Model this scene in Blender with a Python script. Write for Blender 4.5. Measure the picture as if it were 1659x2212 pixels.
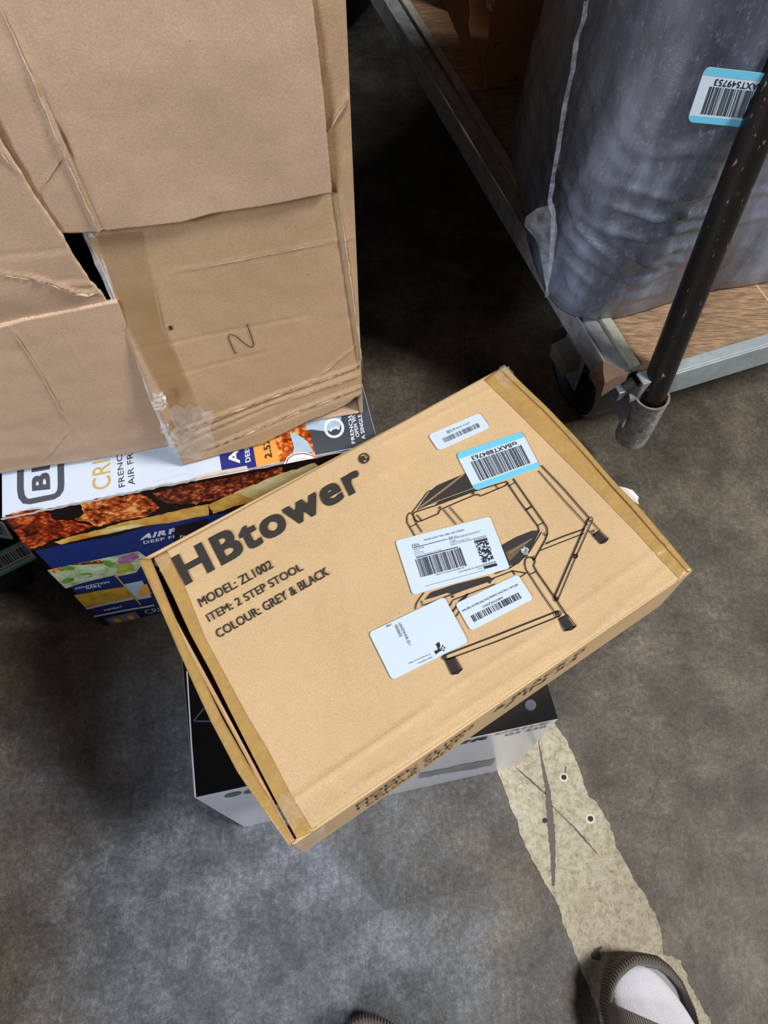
import bpy, bmesh, math, random
from mathutils import Vector, noise
random.seed(7)
S = bpy.context.scene
for o in list(bpy.data.objects): bpy.data.objects.remove(o)

# ------------------------------------------------------------------ camera, world, lights, exposure
FPX, CX, CY, H = 1662.0, 829.5, 1106.0, 1.15
TH = math.radians(27.332)
cd = bpy.data.cameras.new('camera'); cam = bpy.data.objects.new('camera', cd); S.collection.objects.link(cam)
cam.location = (0, 0, H); cam.rotation_euler = (TH, 0, 0)
cd.sensor_fit = 'VERTICAL'; cd.sensor_height = 24.0; cd.lens = FPX / 2212.0 * 24.0
cd.clip_start = 0.01; cd.clip_end = 60
S.camera = cam
S.view_settings.view_transform = 'Standard'; S.view_settings.look = 'None'
S.view_settings.exposure = 0.0; S.view_settings.gamma = 1.0; S.view_settings.use_curve_mapping = False
W = bpy.data.worlds.new('warehouse_air'); S.world = W; W.use_nodes = True
bg = W.node_tree.nodes['Background']; bg.inputs[0].default_value = (0.75, 0.85, 1.0, 1); bg.inputs[1].default_value = 0.014

def area(name, loc, target, sx, sy, power, col):
    l = bpy.data.lights.new(name, 'AREA'); l.shape = 'RECTANGLE'; l.size = sx; l.size_y = sy
    l.energy = power; l.color = col
    o = bpy.data.objects.new(name, l); S.collection.objects.link(o); o.location = loc
    o.rotation_euler = (Vector(target) - Vector(loc)).to_track_quat('-Z', 'Y').to_euler()
    return o
area('scene_light', (4.0, -0.5, 5.3), (0.1, 0.3, 0), 1.4, 1.0, 425, (1.0, 0.975, 0.94))
area('scene_light', (-3.0, -3.6, 3.9), (-0.1, 0.3, 0.3), 1.6, 1.2, 270, (0.82, 0.90, 1.0))  # added cool fill to brighten the front faces, not a lamp of the place

# ------------------------------------------------------------------ measuring helpers (pixel of the photograph -> point on a real plane)
cT, sT = math.cos(TH), math.sin(TH)
def ray(p):
    x = (p[0] - CX) / FPX; y = -(p[1] - CY) / FPX
    return Vector((x, y * cT + sT, y * sT - cT))
def at(px, py, z):
    r = ray((px, py)); return r * ((z - H) / r.z) + Vector((0, 0, H))
def on_plane(px, py, P, n):
    C = Vector((0, 0, H)); r = ray((px, py)); return C + r * (n.dot(P - C) / n.dot(r))
def proj(P):
    P = Vector(P) - Vector((0, 0, H)); y = P.y * cT + P.z * sT; z = -P.y * sT + P.z * cT
    return (CX + FPX * P.x / -z, CY - FPX * y / -z)
class Surf:
    """a real flat face: origin P, outward normal n"""
    def __init__(s, P, n): s.P = Vector(P); s.n = Vector(n).normalized()
    def __call__(s, p, lift=0.0):
        return on_plane(p[0], p[1], s.P + s.n * lift, s.n)
def crop(ox, oy, k): return lambda x, y: (ox + x / k, oy + y / k)
c0 = crop(0, 0, 3.95)
c2 = crop(280, 760, 2.676); c3 = crop(780, 860, 3.456); c4 = crop(780, 1080, 3.456); c5 = crop(1000, 780, 3.19)
c6 = crop(380, 1380, 3.19); c7 = crop(700, 1400, 2.9625); cA = crop(0, 940, 3.7705); cB = crop(300, 700, 3.072)
cF = crop(100, 1040, 4.879); cW = crop(1180, 660, 5.53); cG = crop(1060, 1560, 2.7696); cE = crop(960, 1400, 5.53)
cL = crop(0, 480, 3.95); cQ = crop(780, 1220, 4.1475); cR = crop(840, 1100, 5.925); cK = crop(1120, 600, 3.078)
cS = crop(1260, 1980, 5.925); cP = crop(1120, 0, 3.078); cD = crop(740, 0, 3.318)

# ------------------------------------------------------------------ materials
def lin(c): return tuple(((v / 255) / 12.92 if v / 255 <= .04045 else ((v / 255 + .055) / 1.055) ** 2.4) for v in c)
MATS = {}
def mat(name, col, rough=.6, metal=0., var=0., scale=40., bump=0., bscale=200., spec=.5, col2=None, stretch=None, coat=0., detail=6):
    if name in MATS: return MATS[name]
    m = bpy.data.materials.new(name); m.use_nodes = True; nt = m.node_tree; b = nt.nodes['Principled BSDF']
    c = lin(col); b.inputs['Base Color'].default_value = (*c, 1); b.inputs['Roughness'].default_value = rough
    b.inputs['Metallic'].default_value = metal; b.inputs['Specular IOR Level'].default_value = spec
    b.inputs['Coat Weight'].default_value = coat; b.inputs['Coat Roughness'].default_value = .15
    tc = nt.nodes.new('ShaderNodeTexCoord'); vec = tc.outputs['Object']
    if stretch:
        mp = nt.nodes.new('ShaderNodeMapping'); mp.inputs['Scale'].default_value = stretch[:3]
        if len(stretch) > 3: mp.inputs['Rotation'].default_value = (0, 0, stretch[3])
        nt.links.new(vec, mp.inputs[0]); vec = mp.outputs[0]
    if var or col2:
        n = nt.nodes.new('ShaderNodeTexNoise'); n.inputs['Scale'].default_value = scale; n.inputs['Detail'].default_value = detail
        n.inputs['Roughness'].default_value = .65; nt.links.new(vec, n.inputs['Vector'])
        r = nt.nodes.new('ShaderNodeValToRGB'); r.color_ramp.elements[0].position = .3; r.color_ramp.elements[1].position = .7
        if col2: a, z = c, lin(col2)
        else: a = tuple(v * (1 - var) for v in c); z = tuple(min(1, v * (1 + var)) for v in c)
        r.color_ramp.elements[0].color = (*a, 1); r.color_ramp.elements[1].color = (*z, 1)
        nt.links.new(n.outputs['Fac'], r.inputs[0]); nt.links.new(r.outputs[0], b.inputs['Base Color'])
    if bump:
        n2 = nt.nodes.new('ShaderNodeTexNoise'); n2.inputs['Scale'].default_value = bscale; n2.inputs['Detail'].default_value = 5
        nt.links.new(vec, n2.inputs['Vector'])
        bp = nt.nodes.new('ShaderNodeBump'); bp.inputs['Strength'].default_value = bump; bp.inputs['Distance'].default_value = .002
        nt.links.new(n2.outputs['Fac'], bp.inputs['Height']); nt.links.new(bp.outputs[0], b.inputs['Normal'])
    MATS[name] = m; return m

def cardboard(name, col, fleck=.1, blotch=.07):
    if name in MATS: return MATS[name]
    m = mat(name, col, rough=.78, bump=.12, bscale=700, spec=.3)
    nt = m.node_tree; b = nt.nodes['Principled BSDF']; tc = nt.nodes['Texture Coordinate']; c = lin(col)
    prev = None
    for sc, amt, det in ((7, blotch, 3), (90, .03, 4), (620, fleck, 2)):
        n = nt.nodes.new('ShaderNodeTexNoise'); n.inputs['Scale'].default_value = sc; n.inputs['Detail'].default_value = det
        nt.links.new(tc.outputs['Object'], n.inputs['Vector'])
        r = nt.nodes.new('ShaderNodeMapRange'); r.inputs['From Min'].default_value = .3; r.inputs['From Max'].default_value = .7
        r.inputs['To Min'].default_value = 1 - amt; r.inputs['To Max'].default_value = 1 + amt
        nt.links.new(n.outputs['Fac'], r.inputs['Value'])
        mx = nt.nodes.new('ShaderNodeVectorMath'); mx.operation = 'SCALE'
        if prev is None: mx.inputs[0].default_value = c
        else: nt.links.new(prev, mx.inputs[0])
        nt.links.new(r.outputs[0], mx.inputs['Scale']); prev = mx.outputs[0]
    # sparse dark fibres
    v = nt.nodes.new('ShaderNodeTexVoronoi'); v.inputs['Scale'].default_value = 55; nt.links.new(tc.outputs['Object'], v.inputs['Vector'])
    lt = nt.nodes.new('ShaderNodeMapRange'); lt.inputs['From Min'].default_value = .03; lt.inputs['From Max'].default_value = .05
    lt.inputs['To Min'].default_value = .62; lt.inputs['To Max'].default_value = 1
    nt.links.new(v.outputs['Distance'], lt.inputs['Value'])
    mx = nt.nodes.new('ShaderNodeVectorMath'); mx.operation = 'SCALE'; nt.links.new(prev, mx.inputs[0]); nt.links.new(lt.outputs[0], mx.inputs['Scale'])
    nt.links.new(mx.outputs[0], b.inputs['Base Color'])
    return m

def film(name, tint=(1, 1, 1), opac=.25, rough=.18, bump=.6, bscale=60):
    if name in MATS: return MATS[name]
    m = bpy.data.materials.new(name); m.use_nodes = True; nt = m.node_tree
    out = nt.nodes['Material Output']; b = nt.nodes['Principled BSDF']
    b.inputs['Base Color'].default_value = (*tint, 1); b.inputs['Roughness'].default_value = rough; b.inputs['Specular IOR Level'].default_value = .8
    t = nt.nodes.new('ShaderNodeBsdfTransparent'); mx = nt.nodes.new('ShaderNodeMixShader')
    tc = nt.nodes.new('ShaderNodeTexCoord'); n = nt.nodes.new('ShaderNodeTexNoise'); n.inputs['Scale'].default_value = bscale; n.inputs['Detail'].default_value = 4
    nt.links.new(tc.outputs['Object'], n.inputs['Vector'])
    bp = nt.nodes.new('ShaderNodeBump'); bp.inputs['Strength'].default_value = bump; bp.inputs['Distance'].default_value = .004
    nt.links.new(n.outputs['Fac'], bp.inputs['Height']); nt.links.new(bp.outputs[0], b.inputs['Normal'])
    r = nt.nodes.new('ShaderNodeMapRange'); r.inputs['From Min'].default_value = .35; r.inputs['From Max'].default_value = .7
    r.inputs['To Min'].default_value = opac * .5; r.inputs['To Max'].default_value = opac * 1.7
    nt.links.new(n.outputs['Fac'], r.inputs['Value']); nt.links.new(r.outputs[0], mx.inputs[0])
    nt.links.new(t.outputs[0], mx.inputs[1]); nt.links.new(b.outputs[0], mx.inputs[2]); nt.links.new(mx.outputs[0], out.inputs[0])
    MATS[name] = m; return m

kraft = cardboard('kraft_board', (205, 174, 132))
kraft_pink = cardboard('brown_board', (190, 160, 134))
kraft_inner = cardboard('brown_board_inner', (180, 150, 118))
kraft_edge = cardboard('board_edge', (210, 180, 144), .2)
brown_edge = cardboard('brown_board_edge', (204, 178, 152), .2)
tape_tan = mat('tan_tape', (180, 144, 86), rough=.38, var=.1, scale=60, bump=.5, bscale=160, coat=.15)
ink = mat('black_ink', (48, 44, 42), rough=.75, var=.12, scale=500)
ink_line = mat('line_ink', (44, 34, 30), rough=.75)
label_white = mat('label_paper', (206, 221, 237), rough=.5)
label_blue = mat('label_cyan', (112, 200, 232), rough=.5)
label_teal = mat('label_teal', (104, 196, 170), rough=.5)
bar_ink = mat('barcode_ink', (30, 30, 44), rough=.6)
grey_ink = mat('grey_ink', (96, 100, 108), rough=.6)
white_gloss = mat('white_gloss_board', (208, 219, 236), rough=.3, var=.03, scale=12, bump=.15, bscale=40, coat=.2)
clear = film('clear_tape', (.85, .87, .9), .17, .14, .5, 45)
faint = film('faint_tape', (.9, .88, .82), .10, .12, .6, 60)

# ------------------------------------------------------------------ object helpers
LOC = {}
def thing(name, label, cat, loc, group=None):
    o = bpy.data.objects.new(name, None); S.collection.objects.link(o); o.location = loc; o.empty_display_size = .05
    o['label'] = label; o['category'] = cat
    if group: o['group'] = group
    LOC[o] = Vector(loc); return o
def tag(o, label, cat, group=None):
    o['label'] = label; o['category'] = cat
    if group: o['group'] = group
    return o
def root_loc(o):
    while o.parent: o = o.parent
    return LOC.get(o, Vector((0, 0, 0)))
def obj(name, verts, faces, m, parent=None, smooth=False, mats=None, fmat=None, loc=None, label=None):
    me = bpy.data.meshes.new(name)
    off = root_loc(parent) if parent else Vector(loc or (0, 0, 0))
    me.from_pydata([tuple(Vector(v) - off) for v in verts], [], faces)
    me.materials.append(m)
    for x in (mats or []): me.materials.append(x)
    if fmat:
        for p, i in zip(me.polygons, fmat): p.material_index = i
    if smooth: me.shade_smooth()
    me.validate()
    o = bpy.data.objects.new(name, me); S.collection.objects.link(o)
    if parent: o.parent = parent
    else: o.location = off; LOC[o] = off
    if label: o['label'] = label
    return o
def bevel(o, w, seg=2, ang=30):
    b = o.modifiers.new('bevel', 'BEVEL'); b.width = w; b.segments = seg; b.limit_method = 'ANGLE'; b.angle_limit = math.radians(ang)
    return o
def join(parts):
    V, F, M = [], [], []
    for p in parts:
        n = len(V); V += list(p[0]); F += [tuple(i + n for i in f) for f in p[1]]
        M += [p[2] if len(p) > 2 else 0] * len(p[1])
    return V, F, M
def slab(bot, top):
    """prism between two equal rings"""
    n = len(bot); V = list(bot) + list(top)
    F = [tuple(range(n - 1, -1, -1)), tuple(range(n, 2 * n))] + [(i, (i + 1) % n, (i + 1) % n + n, i + n) for i in range(n)]
    return V, F
def quadbox(q, z0, z1):
    return slab([Vector((p[0], p[1], z0)) for p in q], [Vector((p[0], p[1], z1)) for p in q])
def obox(O, ax, ay, az, x0, x1, y0, y1, z0, z1):
    g = lambda x, y, z: O + ax * x + ay * y + az * z
    return slab([g(x0, y0, z0), g(x1, y0, z0), g(x1, y1, z0), g(x0, y1, z0)], [g(x0, y0, z1), g(x1, y0, z1), g(x1, y1, z1), g(x0, y1, z1)])
def sheet(P, nu, nv, t):
    """closed sheet from surface P(u,v)->(point, normal); t thickness"""
    V, F, M = [], [], []
    for k in (0, 1):
        for j in range(nv + 1):
            for i in range(nu + 1):
                p, n = P(i / nu, j / nv); V.append(p - n * (t * (1 - k)))
    N = (nu + 1) * (nv + 1); ix = lambda i, j, k: k * N + j * (nu + 1) + i
    for j in range(nv):
        for i in range(nu):
            F.append((ix(i, j, 1), ix(i + 1, j, 1), ix(i + 1, j + 1, 1), ix(i, j + 1, 1))); M.append(0)
            F.append((ix(i, j, 0), ix(i, j + 1, 0), ix(i + 1, j + 1, 0), ix(i + 1, j, 0))); M.append(0)
    for i in range(nu):
        F.append((ix(i, 0, 0), ix(i + 1, 0, 0), ix(i + 1, 0, 1), ix(i, 0, 1))); M.append(1)
        F.append((ix(i, nv, 0), ix(i, nv, 1), ix(i + 1, nv, 1), ix(i + 1, nv, 0))); M.append(1)
    for j in range(nv):
        F.append((ix(0, j, 0), ix(0, j, 1), ix(0, j + 1, 1), ix(0, j + 1, 0))); M.append(1)
        F.append((ix(nu, j, 0), ix(nu, j + 1, 0), ix(nu, j + 1, 1), ix(nu, j, 1))); M.append(1)
    return V, F, M
def tube(path, r, n=20, caps=True):
    V, F = [], []; rr = r if isinstance(r, (list, tuple)) else [r] * len(path)
    path = [Vector(p) for p in path]
    for k, p in enumerate(path):
        d = (path[min(k + 1, len(path) - 1)] - path[max(k - 1, 0)]).normalized()
        a = d.orthogonal().normalized() if k == 0 else (a0 - d * a0.dot(d)).normalized()
        a0 = a; b = d.cross(a)
        for i in range(n):
            t = 2 * math.pi * i / n; V.append(p + (a * math.cos(t) + b * math.sin(t)) * rr[k])
    for k in range(len(path) - 1):
        for i in range(n):
            j = (i + 1) % n; F.append((k * n + i, k * n + j, (k + 1) * n + j, (k + 1) * n + i))
    if caps: F += [tuple(range(n - 1, -1, -1)), tuple((len(path) - 1) * n + i for i in range(n))]
    return V, F
def ring_tube(A, B, ro, ri, n=28):
    A, B = Vector(A), Vector(B); d = (B - A).normalized(); a = d.orthogonal().normalized(); b = d.cross(a); V = []
    for c, r in ((A, ro), (B, ro), (B, ri), (A, ri)):
        for i in range(n):
            t = 2 * math.pi * i / n; V.append(c + (a * math.cos(t) + b * math.sin(t)) * r)
    F = [(k * n + i, k * n + (i + 1) % n, ((k + 1) % 4) * n + (i + 1) % n, ((k + 1) % 4) * n + i) for k in range(4) for i in range(n)]
    return V, F

# flat prints on a face; every print is mesh on its surface
LIFT = .0004
def poly_m(sf, pts, lift=LIFT):
    return [sf(p, lift) for p in pts], [tuple(range(len(pts)))]
def stroke_m(sf, pts, w, lift=LIFT, closed=False):
    """polyline ribbon, w in metres"""
    P = [sf(p, lift) for p in pts]; parts = []
    if closed: P.append(P[0])
    L, R = [], []
    for k, p in enumerate(P):
        a = P[max(k - 1, 0)]; b = P[min(k + 1, len(P) - 1)]
        if closed and k in (0, len(P) - 1): a = P[-2]; b = P[1]
        d = (b - a).normalized(); s = sf.n.cross(d) * (w / 2)
        L.append(p + s); R.append(p - s)
    n = len(P)
    return L + R, [(i, i + 1, n + i + 1, n + i) for i in range(n - 1)]
def circ(c, r, n=20, a0=0, a1=360):
    return [(c[0] + r * math.cos(math.radians(a0 + (a1 - a0) * i / n)), c[1] + r * math.sin(math.radians(a0 + (a1 - a0) * i / n))) for i in range(n)]
def bil(q, s, t):
    """q = four 3-D corners bl, br, tr, tl"""
    return q[0] * (1 - s) * (1 - t) + q[1] * s * (1 - t) + q[2] * s * t + q[3] * (1 - s) * t
TXT = {}
def glyphs(text, bold=0.):
    k = (text, bold)
    if k in TXT: return TXT[k]
    cu = bpy.data.curves.new('t', 'FONT'); cu.body = text; cu.resolution_u = 4; cu.space_character = 1 + bold * 3.6
    o = bpy.data.objects.new('t', cu); S.collection.objects.link(o)
    bpy.context.view_layer.update(); dg = bpy.context.evaluated_depsgraph_get()
    me = bpy.data.meshes.new_from_object(o.evaluated_get(dg))
    V = [(v.co.x, v.co.y) for v in me.vertices]; F = [tuple(p.vertices) for p in me.polygons]
    bpy.data.objects.remove(o); bpy.data.curves.remove(cu); bpy.data.meshes.remove(me)
    xs = [v[0] for v in V]; ys = [v[1] for v in V]; x0, x1, y0, y1 = min(xs), max(xs), min(ys), max(ys)
    base, bf = list(V), list(F)
    sh = [(0, 0)] if bold <= 0 else [(bold * dx, bold * dy) for dx in (-1, 0, 1) for dy in (-1, 0, 1) if (dx, dy) != (0, 0)]
    V, F = [], []
    for i, (dx, dy) in enumerate(sh):
        n = len(V); V += [((x + dx - x0 + bold) / (x1 - x0 + 2 * bold), (y + dy - y0 + bold) / (y1 - y0 + 2 * bold), i * .00002) for x, y in base]; F += [tuple(j + n for j in f) for f in bf]
    TXT[k] = (V, F); return V, F
def text_q(text, q, bold=0.):
    V, F = glyphs(text, bold); nn_ = (q[1] - q[0]).cross(q[3] - q[0]).normalized(); return [bil(q, v[0], v[1]) + nn_ * v[2] for v in V], F
def text_m(sf, text, bl, br, tr, tl, bold=0., lift=LIFT):
    return text_q(text, [sf(p, lift) for p in (bl, br, tr, tl)], bold)
def put(name, parts, m, parent, label=None):
    if name in ('printed_text', 'label_text', 'printed_picture', 'printed_badge', 'printed_oven_picture', 'printed_mark', 'pen_scribble', 'clear_tape_strip', 'printed_stool_tread', 'worn_crease') and len(parts) > 1:
        return [put(name, [p], m, parent, label) for p in parts]
    V, F, _ = join(parts); return obj(name, V, F, m, parent, label=label)
class Lab:
    """sticker with rounded corners; local coords 0..1 (s right, t up in the reading direction of its corners)"""
    def __init__(s, sf, name, bl, br, tr, tl, parent, label, m=None, rad=.045, lift=.0006):
        s.sf = sf; s.q = [sf(p, lift) for p in (bl, br, tr, tl)]; s.n = sf.n
        w = (s.q[1] - s.q[0]).length; h = (s.q[3] - s.q[0]).length; rx = rad * max(w, h) / w; ry = rad * max(w, h) / h
        pts = []
        for cx, cy, a in ((1 - rx, 1 - ry, 0), (rx, 1 - ry, 90), (rx, ry, 180), (1 - rx, ry, 270)):
            for k in range(7):
                t = math.radians(a + 15 * k); pts.append((cx + rx * math.cos(t), cy + ry * math.sin(t)))
        s.rx, s.ry = rx, ry; s.pts = pts
        top = [bil(s.q, *p) for p in pts]; bot = [p - s.n * .00045 for p in top]
        V, F = slab(bot, top); s.o = obj(name, V, F, m or label_white, parent, label=label)
    def P(s, x, y, k=1): return bil(s.q, x, y) + s.n * (.00025 * k)
    def rect(s, x0, y0, x1, y1, k=1): return [s.P(x0, y0, k), s.P(x1, y0, k), s.P(x1, y1, k), s.P(x0, y1, k)], [(0, 1, 2, 3)]
    def text(s, t, x0, y0, x1, y1, bold=0., flip=False):
        q = [s.P(x0, y0), s.P(x1, y0), s.P(x1, y1), s.P(x0, y1)]
        if flip: q = [q[2], q[3], q[0], q[1]]
        return text_q(t, q, bold)
    def band(s, y0, y1):
        pts = [p for p in s.pts if y0 - 1e-6 <= p[1] <= y1 + 1e-6]
        pts += [(0, y0), (1, y0)] if y0 > .3 else []
        pts += [(0, y1), (1, y1)] if y1 < .7 else []
        cx = .5; cy = (y0 + y1) / 2
        pts = sorted(set(pts), key=lambda p: math.atan2((p[1] - cy) / (y1 - y0), p[0] - cx))
        return [s.P(*p) for p in pts], [tuple(range(len(pts)))]
    def bars(s, x0, y0, x1, y1, n, seed):
        rnd = random.Random(seed); ws = [rnd.choice((1, 1, 1, 2, 2, 3)) for _ in range(2 * n - 1)]; tot = sum(ws); x = x0; parts = []
        for i, w in enumerate(ws):
            dx = (x1 - x0) * w / tot
            if i % 2 == 0: parts.append(s.rect(x, y0, x + dx, y1))
            x += dx
        return parts

# ------------------------------------------------------------------ floor
def floor_material():
    m = bpy.data.materials.new('concrete'); m.use_nodes = True; nt = m.node_tree; b = nt.nodes['Principled BSDF']
    tc = nt.nodes.new('ShaderNodeTexCoord'); O = tc.outputs['Object']
    def noi(sc, det=5, ro=.6, vec=None):
        n = nt.nodes.new('ShaderNodeTexNoise'); n.inputs['Scale'].default_value = sc; n.inputs['Detail'].default_value = det; n.inputs['Roughness'].default_value = ro
        nt.links.new(vec or O, n.inputs['Vector']); return n.outputs['Fac']
    def ramp(f, stops):
        r = nt.nodes.new('ShaderNodeValToRGB'); e = r.color_ramp.elements
        while len(e) < len(stops): e.new(.5)
        for i, (p, c) in enumerate(stops): e[i].position = p; e[i].color = (*c, 1)
        nt.links.new(f, r.inputs[0]); return r.outputs[0]
    def mix(a, b2, f, mode='MIX'):
        x = nt.nodes.new('ShaderNodeMix'); x.data_type = 'RGBA'; x.blend_type = mode
        if isinstance(f, float): x.inputs[0].default_value = f
        else: nt.links.new(f, x.inputs[0])
        nt.links.new(a, x.inputs[6]); nt.links.new(b2, x.inputs[7]); return x.outputs[2]
    warm = ramp(noi(9, 8, .7), [(.3, lin((50, 44, 36))), (.5, lin((84, 77, 66))), (.72, lin((116, 108, 92)))])
    cool = ramp(noi(11, 8, .72), [(.3, lin((52, 54, 58))), (.5, lin((88, 92, 98))), (.72, lin((130, 135, 143)))])
    # a cooler grey patch left of the painted stripe, browner around it
    ds = nt.nodes.new('ShaderNodeVectorMath'); ds.operation = 'DISTANCE'; ds.inputs[1].default_value = (-.20, -.02, 0); nt.links.new(O, ds.inputs[0])
    md = nt.nodes.new('ShaderNodeMath'); md.operation = 'MULTIPLY_ADD'; md.inputs[1].default_value = -1.25; md.inputs[2].default_value = .62
    nt.links.new(ds.outputs['Value'], md.inputs[0])
    ad = nt.nodes.new('ShaderNodeMath'); ad.operation = 'ADD'; nt.links.new(md.outputs[0], ad.inputs[0]); nt.links.new(noi(3.2, 4), ad.inputs[1])
    mr = nt.nodes.new('ShaderNodeMapRange'); mr.inputs['From Min'].default_value = .5; mr.inputs['From Max'].default_value = .95; nt.links.new(ad.outputs[0], mr.inputs[0])
    c = mix(warm, cool, mr.outputs[0])
    spk = ramp(noi(130, 5, .75), [(.36, (.6, .6, .6)), (.5, (1, 1, 1)), (.64, (1.6, 1.57, 1.48))])
    c = mix(c, spk, .75, 'MULTIPLY')
    fine = ramp(noi(420, 3, .8), [(.38, (.8, .8, .8)), (.62, (1.25, 1.25, 1.25))])
    c = mix(c, fine, 1., 'MULTIPLY')
    dark = ramp(noi(4.3, 8, .68), [(.34, (.68, .68, .70)), (.46, (1, 1, 1))])
    c = mix(c, dark, .8, 'MULTIPLY')
    # scratches
    mp = nt.nodes.new('ShaderNodeMapping'); mp.inputs['Scale'].default_value = (60, 5, 1); mp.inputs['Rotation'].default_value = (0, 0, .7); nt.links.new(O, mp.inputs[0])
    sc = ramp(noi(3, 3, .5, mp.outputs[0]), [(.62, (1, 1, 1)), (.70, (1.5, 1.5, 1.45))])
    c = mix(c, sc, .6, 'MULTIPLY')
    # cracks
    v = nt.nodes.new('ShaderNodeTexVoronoi'); v.feature = 'DISTANCE_TO_EDGE'; v.inputs['Scale'].default_value = 1.35
    wv = nt.nodes.new('ShaderNodeVectorMath'); wv.operation = 'SCALE'; wv.inputs['Scale'].default_value = .22
    nn = nt.nodes.new('ShaderNodeTexNoise'); nn.inputs['Scale'].default_value = 7; nn.inputs['Detail'].default_value = 5; nt.links.new(O, nn.inputs['Vector'])
    nt.links.new(nn.outputs['Color'], wv.inputs[0]); va = nt.nodes.new('ShaderNodeVectorMath'); nt.links.new(O, va.inputs[0]); nt.links.new(wv.outputs[0], va.inputs[1]); nt.links.new(va.outputs[0], v.inputs['Vector'])
    cr = ramp(v.outputs['Distance'], [(0, (.5, .5, .5)), (.0035, (1, 1, 1))]); c = mix(c, cr, .6, 'MULTIPLY')
    nt.links.new(c, b.inputs['Base Color'])
    rr = nt.nodes.new('ShaderNodeMapRange'); rr.inputs['To Min'].default_value = .38; rr.inputs['To Max'].default_value = .68; nt.links.new(noi(30, 6), rr.inputs[0]); nt.links.new(rr.outputs[0], b.inputs['Roughness'])
    bp = nt.nodes.new('ShaderNodeBump'); bp.inputs['Strength'].default_value = .35; bp.inputs['Distance'].default_value = .002; nt.links.new(noi(160, 6, .7), bp.inputs['Height']); nt.links.new(bp.outputs[0], b.inputs['Normal'])
    return m
fl = obj('floor', [(-6, -6, 0), (6, -6, 0), (6, 8, 0), (-6, 8, 0)], [(0, 1, 2, 3)], floor_material()); fl['kind'] = 'structure'
ztop = Surf((0, 0, 0), (0, 0, 1))

# painted stripe: ragged slab of paint 0.6 mm thick
def stripe():
    m = bpy.data.materials.new('worn_cream_paint'); m.use_nodes = True; nt = m.node_tree; b = nt.nodes['Principled BSDF']
    tc = nt.nodes.new('ShaderNodeTexCoord')
    def noi(sc, det, ro=.6):
        n = nt.nodes.new('ShaderNodeTexNoise'); n.inputs['Scale'].default_value = sc; n.inputs['Detail'].default_value = det; n.inputs['Roughness'].default_value = ro
        nt.links.new(tc.outputs['Object'], n.inputs['Vector']); return n.outputs['Fac']
    r = nt.nodes.new('ShaderNodeValToRGB'); e = r.color_ramp.elements; e[0].position = .28; e[0].color = (*lin((138, 128, 106)), 1); e[1].position = .5; e[1].color = (*lin((184, 174, 150)), 1)
    x = e.new(.7); x.color = (*lin((202, 194, 172)), 1); nt.links.new(noi(95, 6, .7), r.inputs[0])
    r2 = nt.nodes.new('ShaderNodeValToRGB'); e = r2.color_ramp.elements; e[0].position = .36; e[0].color = (.55, .53, .48, 1); e[1].position = .44; e[1].color = (1, 1, 1, 1); nt.links.new(noi(230, 4, .7), r2.inputs[0])
    mx = nt.nodes.new('ShaderNodeMix'); mx.data_type = 'RGBA'; mx.blend_type = 'MULTIPLY'; mx.inputs[0].default_value = .75
    nt.links.new(r.outputs[0], mx.inputs[6]); nt.links.new(r2.outputs[0], mx.inputs[7])
    r3 = nt.nodes.new('ShaderNodeValToRGB'); e = r3.color_ramp.elements; e[0].position = .3; e[0].color = (.8, .78, .72, 1); e[1].position = .6; e[1].color = (1, 1, 1, 1); nt.links.new(noi(12, 3), r3.inputs[0])
    m2 = nt.nodes.new('ShaderNodeMix'); m2.data_type = 'RGBA'; m2.blend_type = 'MULTIPLY'; m2.inputs[0].default_value = 1.
    nt.links.new(mx.outputs[2], m2.inputs[6]); nt.links.new(r3.outputs[0], m2.inputs[7])
    nt.links.new(m2.outputs[2], b.inputs['Base Color']); b.inputs['Roughness'].default_value = .6
    bp = nt.nodes.new('ShaderNodeBump'); bp.inputs['Strength'].default_value = .5; bp.inputs['Distance'].default_value = .002
    nt.links.new(noi(240, 4, .7), bp.inputs['Height']); nt.links.new(bp.outputs[0], b.inputs['Normal'])
    left = [(1000, 1520), (1075, 1668), (1098, 1730), (1130, 1815), (1158, 1872), (1192, 1932), (1207, 1958), (1215, 1990), (1250, 2080), (1280, 2150), (1300, 2212), (1350, 2330)]
    right = [(1120, 1440), (1196, 1560), (1212, 1580), (1240, 1632), (1262, 1690), (1268, 1716), (1290, 1735), (1318, 1783), (1332, 1830), (1362, 1885), (1400, 1945), (1424, 2000), (1432, 2030), (1432, 2062), (1470, 2075), (1490, 2130), (1520, 2180), (1545, 2230), (1600, 2330)]
    def dense(L, sd):
        out = []; L = [at(*p, 0) for p in L]
        for a, c in zip(L, L[1:]):
            k = max(2, int((c - a).length / .003)); d = (c - a).normalized(); n = Vector((-d.y, d.x, 0))
            for i in range(k):
                p = a.lerp(c, i / k); out.append(p + n * (noise.noise(Vector((p.x * 90, p.y * 90, sd))) * .0028 + noise.noise(Vector((p.x * 300, p.y * 300, sd))) * .0012))
        return out
    A, B = dense(left, 1), dense(right, 5)
    ring = [Vector((p.x, p.y, 0)) for p in A] + [Vector((p.x, p.y, 0)) for p in reversed(B)]
    V, F = slab([p.copy() for p in ring], [p + Vector((0, 0, .0006)) for p in ring])
    return obj('painted_floor_stripe', V, F, m)
st = stripe(); st['kind'] = 'structure'
sf0 = Surf((0, 0, .0006), (0, 0, 1))
scuff = mat('dark_scuff', (92, 86, 80), rough=.6, var=.2, scale=200)
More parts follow.
